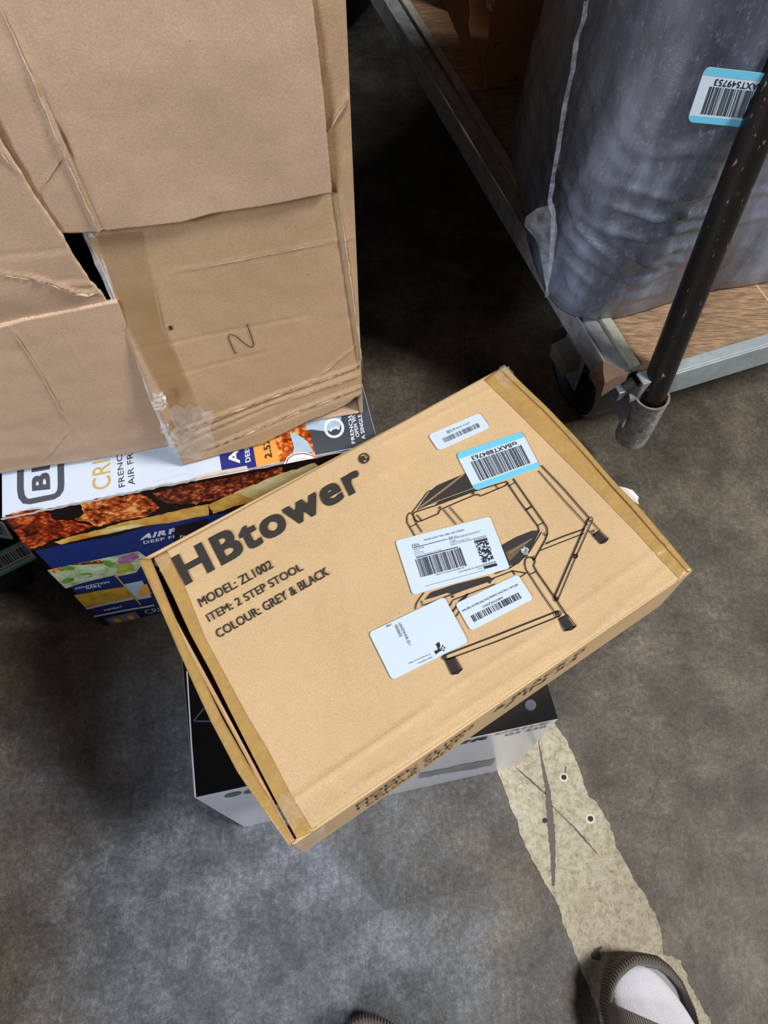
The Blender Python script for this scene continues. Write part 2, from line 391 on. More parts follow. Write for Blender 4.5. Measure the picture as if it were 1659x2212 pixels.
def wob(pts, amp, n=14, sd=0):
    out = []
    for a, b in zip(pts, pts[1:]):
        for i in range(n):
            t = i / n; x = a[0] + (b[0] - a[0]) * t; y = a[1] + (b[1] - a[1]) * t
            out.append((x + amp * noise.noise(Vector((x * .11, y * .11, sd))), y + amp * noise.noise(Vector((x * .11, y * .11, sd + 9)))))
    return out + [pts[-1]]
def taper_stroke(sf, pts, ws, lift=.0002):
    P = [sf(p, lift) for p in pts]; n = len(P); L, R = [], []
    for k, p in enumerate(P):
        d = (P[min(k + 1, n - 1)] - P[max(k - 1, 0)]).normalized(); s = sf.n.cross(d); q = k / (n - 1) * (len(ws) - 1); i = min(int(q), len(ws) - 2)
        w = (ws[i] * (1 - q + i) + ws[i + 1] * (q - i)) / 2 * (1 + .5 * noise.noise(Vector((k * .7, 3, 1))))
        L.append(p + s * w); R.append(p - s * w)
    return L + R, [(i, i + 1, n + i + 1, n + i) for i in range(n - 1)]
marks = [taper_stroke(sf0, wob([cG(285, 110), cG(310, 250), cG(340, 400), cG(360, 620), cG(372, 760), cG(374, 980)], 1.2), [.001, .003, .006, .009, .010, .007, .004]),
         taper_stroke(sf0, wob([cG(150, 270), cG(250, 360), cG(330, 430)], 1.2), [.001, .003, .002]),
         taper_stroke(sf0, wob([cG(365, 500), cG(500, 630), cG(640, 790)], 1.2), [.001, .0015, .003, .001]),
         taper_stroke(sf0, wob([cG(450, 265), cG(440, 345)], 1), [.002, .002])]
sm = put('floor_scuff_marks', marks, scuff, None); sm['kind'] = 'structure'
blot = [poly_m(sf0, [cS(*p) for p in ((95, 490), (140, 420), (230, 375), (245, 400), (205, 440), (225, 500), (215, 560), (110, 545))], .0002)]
b2 = put('floor_dark_patch', blot, scuff, None); b2['kind'] = 'structure'  # small dark patch on the stripe by the slide's toe, in the scuff tone
chip = mat('bare_concrete_chip', (214, 206, 190), rough=.8); hole = mat('anchor_hole', (52, 48, 44), rough=.9)
for i, (x, y, rw) in enumerate(((438, 330, 9.5), (597, 578, 11), (325, 588, 6))):
    c = cG(x, y); root = thing('anchor_hole', ['round anchor hole with a chipped rim in the cream stripe, nearest the white box', 'round anchor hole with pale chipped ring near the right edge of the cream stripe', 'filled round anchor hole beside the dark streak on the left of the cream stripe'][i], 'hole', at(*c, .0006), 'anchor holes drilled through the painted stripe')
    rim = [(c[0] + (rw + 1.5 * noise.noise(Vector((k, i * 7, 2)))) * math.cos(k * .4488), c[1] + (rw + 2 * noise.noise(Vector((k, i, 5)))) * math.sin(k * .4488)) for k in range(14)]
    put('chipped_rim', [slab([sf0(p, 0) for p in reversed(rim)], [sf0(p, .0004) for p in reversed(rim)])], chip if i < 2 else scuff, root)
    pl = sf0(c, .0005); V, F = tube([pl, pl + Vector((0, 0, .0006))], .0036 if i < 2 else .003, 18); obj('bolt_plug', V, F, hole, root)

# ------------------------------------------------------------------ tall brown carton on the oven box
ZOV = .370; kB = (H - ZOV - .002) / (H - .3105)      # the carton stands on the oven box; its local units are kB metres
PB = at(0, 1022, ZOV + .002); QB = at(370, 962, ZOV + .002); ub = (QB - PB); ub.z = 0; ub.normalize(); nb = Vector((ub.y, -ub.x, 0))
def FB(u, z, off=0.): return Vector((PB.x, PB.y, 0)) + ub * (u * kB) + nb * (off * kB) + Vector((0, 0, H - (H - z) * kB))
def uz(px, py, off=0.):
    p = on_plane(px, py, FB(0, 0, off), nb); d = p - Vector((PB.x, PB.y, 0)); return d.dot(ub) / kB, H - (H - p.z) / kB
ZB0, ZB1 = .3125, .912; UB0, UB1 = -.02, .466
bc = thing('carton', 'tall battered plain brown carton with folded-in flaps, standing on the oven box', 'box', FB(.22, ZB0, -.2))
up = Vector((0, 0, 1)); OB = Vector((PB.x, PB.y, 0)); dep = -nb
w = .005
def fbox(u0, u1, d0, d1, z0, z1): return slab([FB(u0, z0, -d0), FB(u1, z0, -d0), FB(u1, z0, -d1), FB(u0, z0, -d1)], [FB(u0, z1, -d0), FB(u1, z1, -d0), FB(u1, z1, -d1), FB(u0, z1, -d1)])
parts = [fbox(UB0, UB0 + w, 0, .40, ZB0, ZB1), fbox(UB1 - w, UB1, 0, .40, ZB0, ZB1), fbox(UB0 + w, UB1 - w, .395, .40, ZB0, ZB1), fbox(UB0 + w, UB1 - w, 0, .395, ZB0, ZB0 + w), fbox(UB0 + w, UB1 - w, 0, .395, ZB1 - w, ZB1)]
V, F, _ = join(parts); bevel(obj('body', V, F, kraft_pink, bc), .002)
dk = mat('dark_interior', (14, 14, 16), rough=.7)  # near-black filler paints in the dark interior seen through the flap gap
V, F = fbox(.02, .42, .05, .37, ZB0 + .006, ZB1 - .03); obj('interior_filler', V, F, dk, bc, label='near-black filler painted in for the dark interior behind the gap')
def crease(x, c, w, a): return a * math.exp(-((x - c) / w) ** 2)
def wav(p, s, a, sd=0): return a * noise.noise(Vector((p[0] * s, p[1] * s, sd)))
def flap(name, uf, off, nu, nv, creases=(), t=.004, m=None, label=None, rag=0., sd=0, edge=None):
    """uf(a,b)->(u,z) over the unit square; off(u,z) outward distance; creases: (point, point, width, amp) lines in (u,z)"""
    def P(a, b):
        u, z = uf(a, b); o = off(u, z) + wav((u, z), 9, .0022, sd) + wav((u, z), 38, .0006, sd)
        for (p, q, cw, ca) in creases:
            d = (q[0] - p[0], q[1] - p[1]); L = math.hypot(*d); s = ((u - p[0]) * d[0] + (z - p[1]) * d[1]) / L; e = ((u - p[0]) * -d[1] + (z - p[1]) * d[0]) / L
            fade = min(1, max(0, min(s + .02, L - s + .02) / .02)); o += ca * math.exp(-(e / cw) ** 2) * fade
        return FB(u, z, o), nb
    V, F, M = sheet(P, nu, nv, t); o = obj(name, V, F, m or kraft_pink, bc, smooth=False, mats=[edge or brown_edge], fmat=M, label=label)
    for p in o.data.polygons: p.use_smooth = p.material_index == 0
    # paper worn pale along the folds, and the pale cut lip along the free edges
    def H_(u, z):
        o_ = off(u, z) + wav((u, z), 9, .0022, sd) + wav((u, z), 38, .0006, sd)
        for (p, q, cw, ca) in creases:
            d = (q[0] - p[0], q[1] - p[1]); L = math.hypot(*d); s = ((u - p[0]) * d[0] + (z - p[1]) * d[1]) / L; e = ((u - p[0]) * -d[1] + (z - p[1]) * d[0]) / L
            o_ += ca * math.exp(-(e / cw) ** 2) * min(1, max(0, min(s + .02, L - s + .02) / .02))
        return FB(u, z, o_ + .0005)
    rib = []
    for (p, q, cw, ca) in creases:
        if ca <= .0007: continue
        L = math.hypot(q[0] - p[0], q[1] - p[1]); n = max(4, int(L / .003)); a_, b_ = [], []
        px, pz = -(q[1] - p[1]) / L, (q[0] - p[0]) / L
        for i in range(n + 1):
            u, z = p[0] + (q[0] - p[0]) * i / n, p[1] + (q[1] - p[1]) * i / n; w_ = .00055 * (1 + .9 * noise.noise(Vector((u * 70, z * 70, sd)))) * min(1, 4 * i / n + .05, 4 - 4 * i / n + .05); j_ = .0006 * noise.noise(Vector((u * 90, z * 90, 3)))
            a_.append(H_(u + px * (w_ + j_), z + pz * (w_ + j_))); b_.append(H_(u - px * (w_ - j_), z - pz * (w_ - j_)))
        rib.append((a_ + b_, [(i, i + 1, n + i + 2, n + i + 1) for i in range(n)]))
    if rib:
        for r_ in rib: obj('worn_crease', r_[0], r_[1], brown_edge, o)
    return o
def lerp(a, b, t): return a + (b - a) * t
def pw(tab, x):
    tab = sorted(tab)
    if x <= tab[0][0]: return tab[0][1]
    for (a, b), (c, d) in zip(tab, tab[1:]):
        if x <= c: return b + (d - b) * (x - a) / (c - a)
    return tab[-1][1]
def sm01(x): x = max(0, min(1, x)); return x * x * (3 - 2 * x)
# right flap
def offR(u, z):
    a = 1 - (u - .22) / .24
    return .006 + .030 * max(0, a) ** 1.3 * sm01((.64 - z) / .30) + .012 * sm01((.40 - z) / .08) * (1 - max(0, a)) * .6
def line_uz(pts, off): return [uz(x, y, off) for x, y in pts]
R_left = [(z, u) for u, z in line_uz([(183, 505), (205, 560), (240, 640), (275, 720), (318, 812), (352, 880), (385, 950)], .010)]
R_left = [(z, u + .001 * noise.noise(Vector((z * 50, 0, 0)))) for z, u in R_left]
Rb = line_uz([cB(330, 890), cB(540, 850), cB(800, 790), cB(1060, 690), cB(1300, 610), cB(1480, 520)], .02)
def ufR(a, b):
    u0 = .222; u = lerp(u0, .4635, a); zb = pw(Rb, u) + .0025 * noise.noise(Vector((u * 160, 1, 0))) + .003 * noise.noise(Vector((u * 40, 4, 0)))
    z = lerp(max(zb, .3135), .905, b)
    ul = pw(R_left, z) if z < .66 else .236
    return lerp(ul, .4635, a), z
def cl(p, q, w, amp, off=.015): return (uz(*p, off), uz(*q, off), w, amp)
crR = [cl((cB(225, 640)), (cB(400, 585)), .0017, .002), cl(cB(390, 590), cB(1400, 320), .0016, .004, .012), cl(cB(420, 625), cB(1400, 350), .0016, -.003, .012),
       cl(cB(300, 705), cB(1000, 490), .0016, -.0025, .012), cl(cB(960, 500), cB(1410, 380), .002, .0025, .012), cl(cB(480, 750), cB(1430, 465), .0016, .0042, .016),
       cl(cB(480, 770), cB(1430, 490), .003, -.002, .016),
       cl((720, 425), (775, 800), .0016, -.0028, .008), cl((733, 430), (785, 800), .0018, .002, .008), cl((706, 282), (756, 200), .0022, .0035, .006), cl((722, 100), (700, 170), .003, .0006, .006), cl(cB(1190, 350), cB(1390, 205), .0018, .0015, .01),
       cl((392, 590), (760, 520), .0015, .0009, .01), cl((300, 745), (640, 690), .0015, -.0009, .01), cl((340, 640), (385, 900), .002, -.0012, .01), cl((345, 800), (560, 760), .0015, -.0009, .01)]
flap('flap', ufR, offR, 120, 220, crR, sd=3, m=kraft_inner, label='right flap with crushed lower edge')
# top flap
Tb = line_uz([(100, 512), (130, 505), (215, 500), (300, 490), (400, 478), (460, 462), (560, 447), (640, 432), (715, 422)], .016)
Tr = [(z, u) for u, z in line_uz([(675, 0), (682, 60), (692, 150), (699, 210), (706, 300), (712, 360), (717, 422)], .012)]
def ufT(a, b):
    z = lerp(pw(Tb, lerp(-.015, .447, a)) + .0006 * noise.noise(Vector((a * 140, 1, 0))), .908, b); ur = pw(Tr, z) + .0007 * noise.noise(Vector((z * 300, 2, 0)))
    return lerp(-.015, ur, a), z
def offT(u, z): return lerp(.006, .0165, sm01((u - .15) / .08)) - .006 * sm01((z - .80) / .1) - .003 * sm01((u - .40) / .04)
crT = [cl(c0(0, 60), c0(300, 700), .003, .0012), cl(c0(300, 700), c0(500, 1180), .002, .0026), cl(c0(500, 1180), c0(840, 1950), .002, .003),
       cl(c0(360, 780), c0(560, 1230), .002, -.0022), cl(c0(560, 1230), c0(870, 1950), .002, -.0018), cl(c0(520, 1330), c0(370, 1560), .0015, .001), cl(c0(370, 1560), c0(350, 1700), .0015, -.001)]
flap('flap', ufT, offT, 200, 130, crT, sd=8, label='upper flap hanging over the others')
# left flap (over the upper one)
Lr = [(z, u) for u, z in line_uz([(-20, 262), (0, 298), (40, 362), (75, 420), (110, 470), (133, 505), (165, 563), (195, 610), (218, 640), (243, 690)], .016)]
def ufL(a, b):
    z = lerp(.33, .906, b); ur = pw(Lr, z) + .0012 * noise.noise(Vector((z * 90, 2, 7))); return lerp(-.018, min(ur, .225), a), z
def offL(u, z): return lerp(.004, .0155, sm01((z - .54) / .08)) * (1 - .4 * sm01((z - .84) / .06)) + .004 * sm01(u / .2) * sm01((z - .58) / .08)
crL = [cl(cL(0, 412), cL(340, 470), .0014, .0022), cl(cL(340, 470), cL(640, 580), .0014, .0026), cl(cL(640, 580), cL(760, 610), .0014, .0026), cl(cL(760, 608), cL(860, 600), .0014, .0018),
       cl(cL(0, 270), cL(520, 205), .0018, -.0012), cl(cL(520, 480), cL(800, 462), .0018, -.001), cl(cL(560, 530), cL(830, 515), .0018, .001), cl((0, 315), (20, 340), .002, .002)]
flap('flap', ufL, offL, 110, 180, crL, sd=12, label='left flap with a creased torn lower half')
# lower flap, over the left one
Zt = line_uz([(-30, 715), (0, 707), (60, 690), (120, 678), (190, 664), (243, 654)], .0125)
Zb = line_uz([(-30, 1027), (0, 1022), (120, 1003), (250, 982), (300, 976), (372, 962)], .006)
Br = [(z, u) for u, z in line_uz([(246, 654), (290, 760), (330, 850), (362, 920), (372, 962)], .010)]
def ufB(a, b):
    u = lerp(-.018, .235, a); z = lerp(pw(Zb, u), pw(Zt, u), b); return lerp(-.018, pw(Br, z) + .004, a), z
def offB(u, z): return .0125 - .006 * sm01((.36 - z) / .05)
crB = [cl(cL(120, 920), cL(340, 1250), .0018, .0014, .01), cl(cL(340, 1250), cL(540, 1620), .0018, .0016, .01), cl(cL(560, 960), cL(740, 1250), .002, .0006, .01),
       cl(cL(540, 1640), cL(700, 1850), .002, .0007, .01), cl(cL(560, 1800), cL(400, 2000), .0018, .0009, .01)]
flap('flap', ufB, offB, 120, 120, crB, sd=17, t=.0045, label='lower flap with its corrugated edge showing')
# corrugated top edge of the lower flap: liners and flutes
fl_pts = []; u = -.015
flute = mat('flute_shadow', (92, 64, 36), rough=.9)
parts = []
while u < .222:
    z = pw(Zt, u) + .0004; o = offB(u, z); k = (.0016 if int((u + 1) / .0045) % 2 else .0030)
    c = [FB(u, z, o - k - .0011), FB(u + .0034, z, o - k - .0011 + .0007), FB(u + .0034, z, o - k + .0002), FB(u, z, o - k - .0005)]
    parts.append((c, [(0, 1, 2, 3)])); u += .0045
V, F, _ = join(parts); obj('corrugation', V, F, flute, bc)
# clear torn tape down the left edge of the right flap
shiny = film('shiny_tape', (.82, .84, .9), .45, .12, .5, 40)
def tape_strip(path, ws, name, parent, m, off0, seg=10):
    V, F = [], []; pts = []
    for a, b in zip(path, path[1:]):
        for i in range(seg): pts.append((lerp(a[0], b[0], i / seg), lerp(a[1], b[1], i / seg)))
    pts.append(path[-1]); n = len(pts); K = 6
    for k, p in enumerate(pts):
        u, z = uz(p[0], p[1], off0); q = k / (n - 1) * (len(ws) - 1); i = min(int(q), len(ws) - 2); w_ = lerp(ws[i], ws[i + 1], q - i)
        for j in range(K + 1):
            du = (j / K - .5) * w_ * (1 + .5 * noise.noise(Vector((k * .2, 0, 3)))); V.append(FB(u + du, z, off0 + offR(.24, z) - .008 + .0015 * noise.noise(Vector((k * .15, j * 1.9, 4)))))
    for k in range(n - 1):
        for j in range(K): F.append((k * (K + 1) + j, (k + 1) * (K + 1) + j, (k + 1) * (K + 1) + j + 1, k * (K + 1) + j + 1))
    return obj(name, V, F, m, parent)
tape_strip([(186, 500), (215, 570), (250, 650), (290, 740), (322, 815), (345, 870), (370, 930)], [.007, .009, .006, .005, .009, .007, .008], 'clear_tape_strip', bc, shiny, .008)
silver = film('crinkled_tape', (.92, .93, .96), .5, .16, .8, 70)
def crumple(c, rad, name, parent, m, sf_, n=26, sd=0, amp=.006, lift=.004):
    V = [sf_(c, lift + amp)]; F = []; R = 4
    for r in range(1, R + 1):
        for k in range(n):
            a = 2 * math.pi * k / n; rr = rad * r / R * (1 + .55 * noise.noise(Vector((math.cos(a) * 2.2, math.sin(a) * 2.2, sd))))
            q = (c[0] + rr * math.cos(a), c[1] + rr * 1.2 * math.sin(a)); V.append(sf_(q, lift + amp * noise.noise(Vector((q[0] * .15, q[1] * .15, sd)))))
    for k in range(n): F.append((0, 1 + k, 1 + (k + 1) % n))
    for r in range(R - 1):
        for k in range(n): F.append((1 + r * n + k, 1 + (r + 1) * n + k, 1 + (r + 1) * n + (k + 1) % n, 1 + r * n + (k + 1) % n))
    return obj(name, V, F, m, parent)
sfB = Surf(FB(0, 0, .034), nb)
crumple((344, 868), 17, 'torn_tape_tuft', bc, silver, sfB, sd=2)
crumple((356, 925), 10, 'torn_tape_tuft', bc, silver, sfB, sd=5)
crumple((415, 935), 50, 'corner_tape', bc, clear, sfB, sd=9, amp=.003, lift=.004)
crumple((372, 958), 16, 'corner_tape', bc, clear, sfB, sd=11, lift=.001)
# pen mark and staple-like mark on the right flap
def on_flap(px, py, lift=.0012):
    o = .01
    for _ in range(6):
        u, z = uz(px, py, o); o = offR(u, z) + wav((u, z), 9, .0022, 3) + wav((u, z), 38, .0006, 3)
    return FB(u, z, o + lift)
def lerp2(p, q, t): return (lerp(p[0], q[0], t), lerp(p[1], q[1], t))
def flap_patch(name, px, m, lift, n=26):
    a, b, c, d = px; V = []
    for j in range(n + 1):
        for i in range(9): p = lerp2(lerp2(a, b, i / 8), lerp2(d, c, i / 8), j / n); V.append(on_flap(p[0], p[1], lift))
    return obj(name, V, [(j * 9 + i, j * 9 + i + 1, (j + 1) * 9 + i + 1, (j + 1) * 9 + i) for j in range(n) for i in range(8)], m, bc, smooth=True)
oldtape = film('old_brown_tape', (.40, .25, .11), .40, .4, .3, 12)
flap_patch('old_tape', [(205, 508), (305, 498), (352, 700), (268, 690)], oldtape, .0010)
flap_patch('old_tape', [(268, 690), (352, 700), (440, 905), (395, 935)], oldtape, .0010)
def flap_stroke(pts, w):
    P = [on_flap(*p) for p in pts]; n = len(P); L, R = [], []
    for k, p in enumerate(P):
        d = (P[min(k + 1, n - 1)] - P[max(k - 1, 0)]).normalized(); s = nb.cross(d) * w / 2; L.append(p + s); R.append(p - s)
    return L + R, [(i, i + 1, n + i + 1, n + i) for i in range(n - 1)]
pen = [cB(650, 182), cB(638, 192), cB(610, 130), cB(592, 85), cB(600, 62), cB(640, 75), cB(700, 125), cB(735, 148), cB(752, 150), cB(760, 130), cB(745, 80), cB(728, 30), cB(714, -5)]
put('pen_scribble', [flap_stroke(pen, .0009)], ink_line, bc)
put('pen_scribble', [flap_stroke([cL(1448, 878), cL(1462, 912)], .003)], ink_line, bc)

# ------------------------------------------------------------------ oven box (printed, white top)
A0 = at(3, 1118, ZOV); B0 = at(818, 958, ZOV); ua = (B0 - A0); ua.z = 0; Lx = ua.length; ua.normalize(); na = Vector((ua.y, -ua.x, 0)); Da = -na
A0.z = 0; ZA = ZOV
ob = thing('oven_carton', 'printed kitchen oven box with white top and fried chicken picture under the brown carton', 'box', A0 + ua * Lx / 2 + Da * .2)
V, F = obox(A0, ua, Da, up, 0, Lx, 0, .40, 0, ZA - .0004)
blue_gloss = mat('navy_gloss_print', (24, 42, 104), rough=.35, var=.15, scale=8, coat=.3)
o = obj('body', V, F, blue_gloss, ob, mats=[white_gloss], fmat=[0, 1, 0, 0, 0, 0]); bevel(o, .0015)
sfT = Surf(A0 + up * (ZA - .0004), up); sfF = Surf(A0, na)
def band_top(x0, x1, y0, y1, lift=LIFT):  # along front edge in metres
    g = lambda x, y: A0 + ua * x + Da * y + up * (ZA - .0004 + lift); return [g(x0, y0), g(x1, y0), g(x1, y1), g(x0, y1)], [(0, 1, 2, 3)]
def ux(px, py): p = on_plane(px, py, A0 + up * ZA, up) - A0; return p.dot(ua), p.dot(Da)
char = mat('charcoal_print', (72, 78, 88), rough=.4, coat=.2)
# top: rounded frame with BL
g1 = cA(150, 290); fr = [cA(165, 150), cA(166, 290), cA(166, 440), cA(176, 500), cA(205, 537), cA(245, 540), cA(440, 500), cA(470, 482), cA(492, 450), cA(497, 400), cA(495, 280), cA(490, 120)]
put('printed_frame', [stroke_m(sfT, fr, .0075)], grey_ink if False else char, ob)
put('printed_text', [text_m(sfT, 'BL', cA(408, 440), cA(402, 158), cA(254, 190), cA(262, 455), .035)], char, ob)
gold = mat('gold_print', (196, 168, 92), rough=.4)
put('printed_text', [text_m(sfT, 'CRISP', cA(903, 425), cA(893, 30), cA(750, 60), cA(752, 455))], gold, ob)
put('printed_text', [text_m(sfT, 'FRENCH', cA(1020, 415), cA(985, 95), cA(945, 105), cA(968, 430)), text_m(sfT, 'AIR FRY', cA(1098, 400), cA(1075, 85), cA(1030, 100), cA(1045, 412))], ink_line, ob)
# right part of the top
def tb(x0, x1, m, name, y1=.13, y0=.001):
    return put(name, [band_top(x0, x1, y0, y1)], m, ob)
xs = [ux(*cB(x, 940 - (x - 520) * .12))[0] for x in (545, 775, 930, 1170)]
blue_p = mat('blue_print', (40, 48, 128), rough=.35, coat=.2); orange_p = mat('orange_print', (240, 166, 78), rough=.35, coat=.2)
def crumb(name, lo, mid, hi):
    m = mat(name, mid, rough=.32, coat=.25); nt = m.node_tree; b = nt.nodes['Principled BSDF']; tc = nt.nodes['Texture Coordinate']
    n = nt.nodes.new('ShaderNodeTexNoise'); n.inputs['Scale'].default_value = 48; n.inputs['Detail'].default_value = 12; n.inputs['Roughness'].default_value = .72; n.inputs['Distortion'].default_value = .6
    nt.links.new(tc.outputs['Object'], n.inputs['Vector'])
    v = nt.nodes.new('ShaderNodeTexVoronoi'); v.inputs['Scale'].default_value = 170; nt.links.new(tc.outputs['Object'], v.inputs['Vector'])
    ma = nt.nodes.new('ShaderNodeMath'); ma.operation = 'MULTIPLY_ADD'; ma.inputs[1].default_value = -.22; nt.links.new(v.outputs['Distance'], ma.inputs[0]); nt.links.new(n.outputs['Fac'], ma.inputs[2])
    r = nt.nodes.new('ShaderNodeValToRGB'); e = r.color_ramp.elements; e[0].position = .26; e[0].color = (*lin(lo), 1); e[1].position = .52; e[1].color = (*lin(hi), 1); x = e.new(.40); x.color = (*lin(mid), 1)
    nt.links.new(ma.outputs[0], r.inputs[0]); nt.links.new(r.outputs[0], b.inputs['Base Color']); return m
chick = crumb('chicken_print', (60, 14, 4), (196, 84, 26), (255, 186, 104))
chick2 = crumb('chicken_shade_print', (28, 8, 4), (120, 46, 18), (214, 120, 66))
tb(xs[0], xs[1], blue_p, 'printed_panel'); tb(xs[1], xs[2], orange_p, 'printed_panel'); tb(xs[2], xs[3], chick, 'printed_picture'); tb(xs[3], Lx - .001, char, 'printed_panel')
white_ink = mat('white_print', (232, 236, 242), rough=.4)
sfT2 = Surf(A0 + up * (ZA + .0004), up)
put('printed_text', [text_m(sfT2, 'AIR', cB(672, 922), cB(645, 700), cB(575, 730), cB(600, 935), .02), text_m(sfT2, 'DEEP', cB(742, 910), cB(728, 800), cB(700, 812), cB(708, 922), .02)], white_ink, ob)
put('printed_text', [text_m(sfT2, '2.5X', cB(885, 885), cB(860, 740), cB(822, 765), cB(838, 893), .015)], ink, ob)
put('printed_text', [text_m(sfT2, 'FRENCH DOORS', cB(1436, 790), cB(1385, 420), cB(1360, 440), cB(1412, 795), .02),
                     text_m(sfT2, 'OPEN WITH', cB(1465, 745), cB(1425, 560), cB(1400, 570), cB(1440, 752), .02),
                     text_m(sfT2, 'A SINGLE PULL', cB(1505, 760), cB(1460, 500), cB(1435, 510), cB(1480, 768), .02)], white_ink, ob)
pale = mat('pale_photo_print', (176, 196, 214), rough=.35, var=.15, scale=40)
put('printed_picture', [poly_m(sfT2, [cB(1110, 705), cB(1145, 700), cB(1240, 712), cB(1335, 690), cB(1345, 600), cB(1100, 640)], 0)], pale, ob)
put('printed_badge', [stroke_m(sfT2, circ(cB(1295, 690), 19, 28), .0035, .0003, True), poly_m(sfT2, [cB(1262, 712), cB(1275, 690), cB(1320, 680), cB(1335, 700), cB(1318, 700), cB(1310, 690), cB(1285, 697), cB(1280, 712)], .0003)], white_ink, ob)
put('printed_picture', [poly_m(sfT2, [cB(1000, 720), cB(1050, 730), cB(1120, 780), cB(1160, 850), cB(1090, 860), cB(1010, 890), cB(1030, 820)], .0001)], pale, ob)
put('printed_picture', [poly_m(sfT2, [cB(960, 930), cB(985, 880), cB(1030, 855), cB(1090, 848), cB(1150, 862), cB(1183, 885)], .0002)], white_ink, ob)
put('printed_picture', [stroke_m(sfT2, [cB(978, 925), cB(990, 893), cB(1030, 866), cB(1090, 858), cB(1150, 872), cB(1183, 892)], .0012, .0004)], chick2, ob)
put('clear_tape_strip', [poly_m(sfT2, [cB(318, 880), cB(372, 890), cB(385, 1030), cB(330, 1045)], .0004), poly_m(sfT2, [cA(960, 330), cA(1010, 300), cA(1110, 150), cA(1260, 130), cA(1270, 150), cA(1140, 185), cA(1040, 330), cA(1230, 380), cA(1500, 305), cA(1520, 330), cA(1240, 395), cA(1080, 350)], .0005)], clear, ob)
tornp = mat('torn_white_liner', (206, 196, 184), rough=.8, var=.08, scale=60)
put('torn_edge', [poly_m(sfT2, [cB(370, 1040), cB(380, 1010), cB(560, 968), cB(715, 940), cB(728, 975), cB(560, 1005)], .0003)], tornp, ob)
# front face prints
def FF(name, pts, m, lift=LIFT): return put(name, [poly_m(sfF, pts, lift)], m, ob)
black_p = mat('dark_photo_print', (26, 14, 10), rough=.35, coat=.25)
top_edge = [(3, 1119), (110, 1097), (230, 1073), (330, 1052), (440, 1031), (600, 1000), (816, 960)]
FF('printed_picture', [(x, y + 1) for x, y in top_edge] + [(770, 1060), (600, 1095), cA(1659, 660), cA(1200, 745), cA(900, 830), cA(480, 900), cA(265, 945)], black_p)
def blob(pts, amp=3., sd=0, n=8):
    L = pts + [pts[0]]; out = []
    for a, b in zip(L, L[1:]):
        for i in range(n):
            t = i / n; x = lerp(a[0], b[0], t); y = lerp(a[1], b[1], t); out.append((x + amp * noise.noise(Vector((x * .09, y * .09, sd))) + amp * .9 * noise.noise(Vector((x * .3, y * .3, sd))), y + amp * noise.noise(Vector((x * .09, y * .09, sd + 5))) + amp * .9 * noise.noise(Vector((x * .3, y * .3, sd + 2)))))
    return out
put('printed_picture', [poly_m(sfF, blob([cA(40, 655), cA(300, 600), cA(420, 640), cA(430, 690), cA(600, 700), cA(760, 740), cA(640, 800), cA(430, 850), cA(340, 900), cA(240, 935), cA(130, 810)], 3, 1), .0006)], crumb('chicken_left_print', (50, 10, 4), (150, 44, 16), (236, 120, 52)), ob)
put('printed_picture', [poly_m(sfF, blob([cA(650, 560), cA(780, 520), cA(1000, 495), cA(1150, 480), cA(1230, 520), cA(1300, 590), cA(1200, 660), cA(1000, 690), cA(800, 750), cA(720, 710), cA(610, 690), cA(690, 640)], 3, 2), .0008)], chick, ob)
put('printed_picture', [poly_m(sfF, blob([cA(1250, 470), cA(1500, 410), cA(1800, 360), cA(2300, 260), cA(2300, 400), cA(1900, 480), cA(1600, 560), cA(1400, 560), cA(1270, 520)], 3, 3), .0007)], chick2, ob)
fry = mat('fries_print', (186, 122, 24), rough=.32, scale=50, col2=(236, 196, 104), coat=.25)
fry2 = mat('pale_fries_print', (206, 172, 92), rough=.32, scale=60, col2=(236, 224, 176), coat=.25)
put('printed_picture', [poly_m(sfF, blob([cA(440, 870), cA(560, 830), cA(800, 770), cA(1000, 710), cA(1250, 660), cA(1500, 600), cA(1700, 560), cA(1700, 650), cA(1400, 710), cA(1150, 745), cA(900, 800), cA(700, 840), cA(500, 890)], 1.2, 4), .0009)], fry, ob)
put('printed_picture', [poly_m(sfF, blob([cA(800, 800), cA(830, 775), cA(1100, 720), cA(1180, 735), cA(1050, 765)], 1, 5), .0011), poly_m(sfF, blob([(505, 1065), (600, 1025), (680, 1000), (700, 1020), (640, 1055), (560, 1080)], 3, 6), .0011)], fry2, ob)
put('printed_picture', [poly_m(sfF, blob([(450, 1090), (520, 1060), (620, 1035), (700, 1015), (720, 1030), (640, 1060), (520, 1090), (460, 1110)], 3, 7), .0010)], fry, ob)
# blue band with lettering
put('printed_text', [text_m(sfF, 'AIR', cA(1140, 855), cA(1355, 812), cA(1362, 768), cA(1172, 805), .05, .0006), text_m(sfF, 'FRY', cA(1372, 810), cA(1590, 765), cA(1590, 722), cA(1378, 765), .05, .0006), text_m(sfF, 'DEEP FRY', cA(1170, 888), cA(1500, 822), cA(1496, 800), cA(1166, 864), .02, .0006)], mat('silver_print', (196, 200, 212), rough=.4), ob)
FF('printed_panel', [cF(1355, 480), cF(1700, 400), cF(1700, 560), cF(1345, 640)], black_p, .0008)
put('printed_text', [text_m(sfF, 'Fe', cF(1410, 598), cF(1462, 588), cF(1462, 558), cF(1410, 568), 0, .0011)], white_ink, ob)
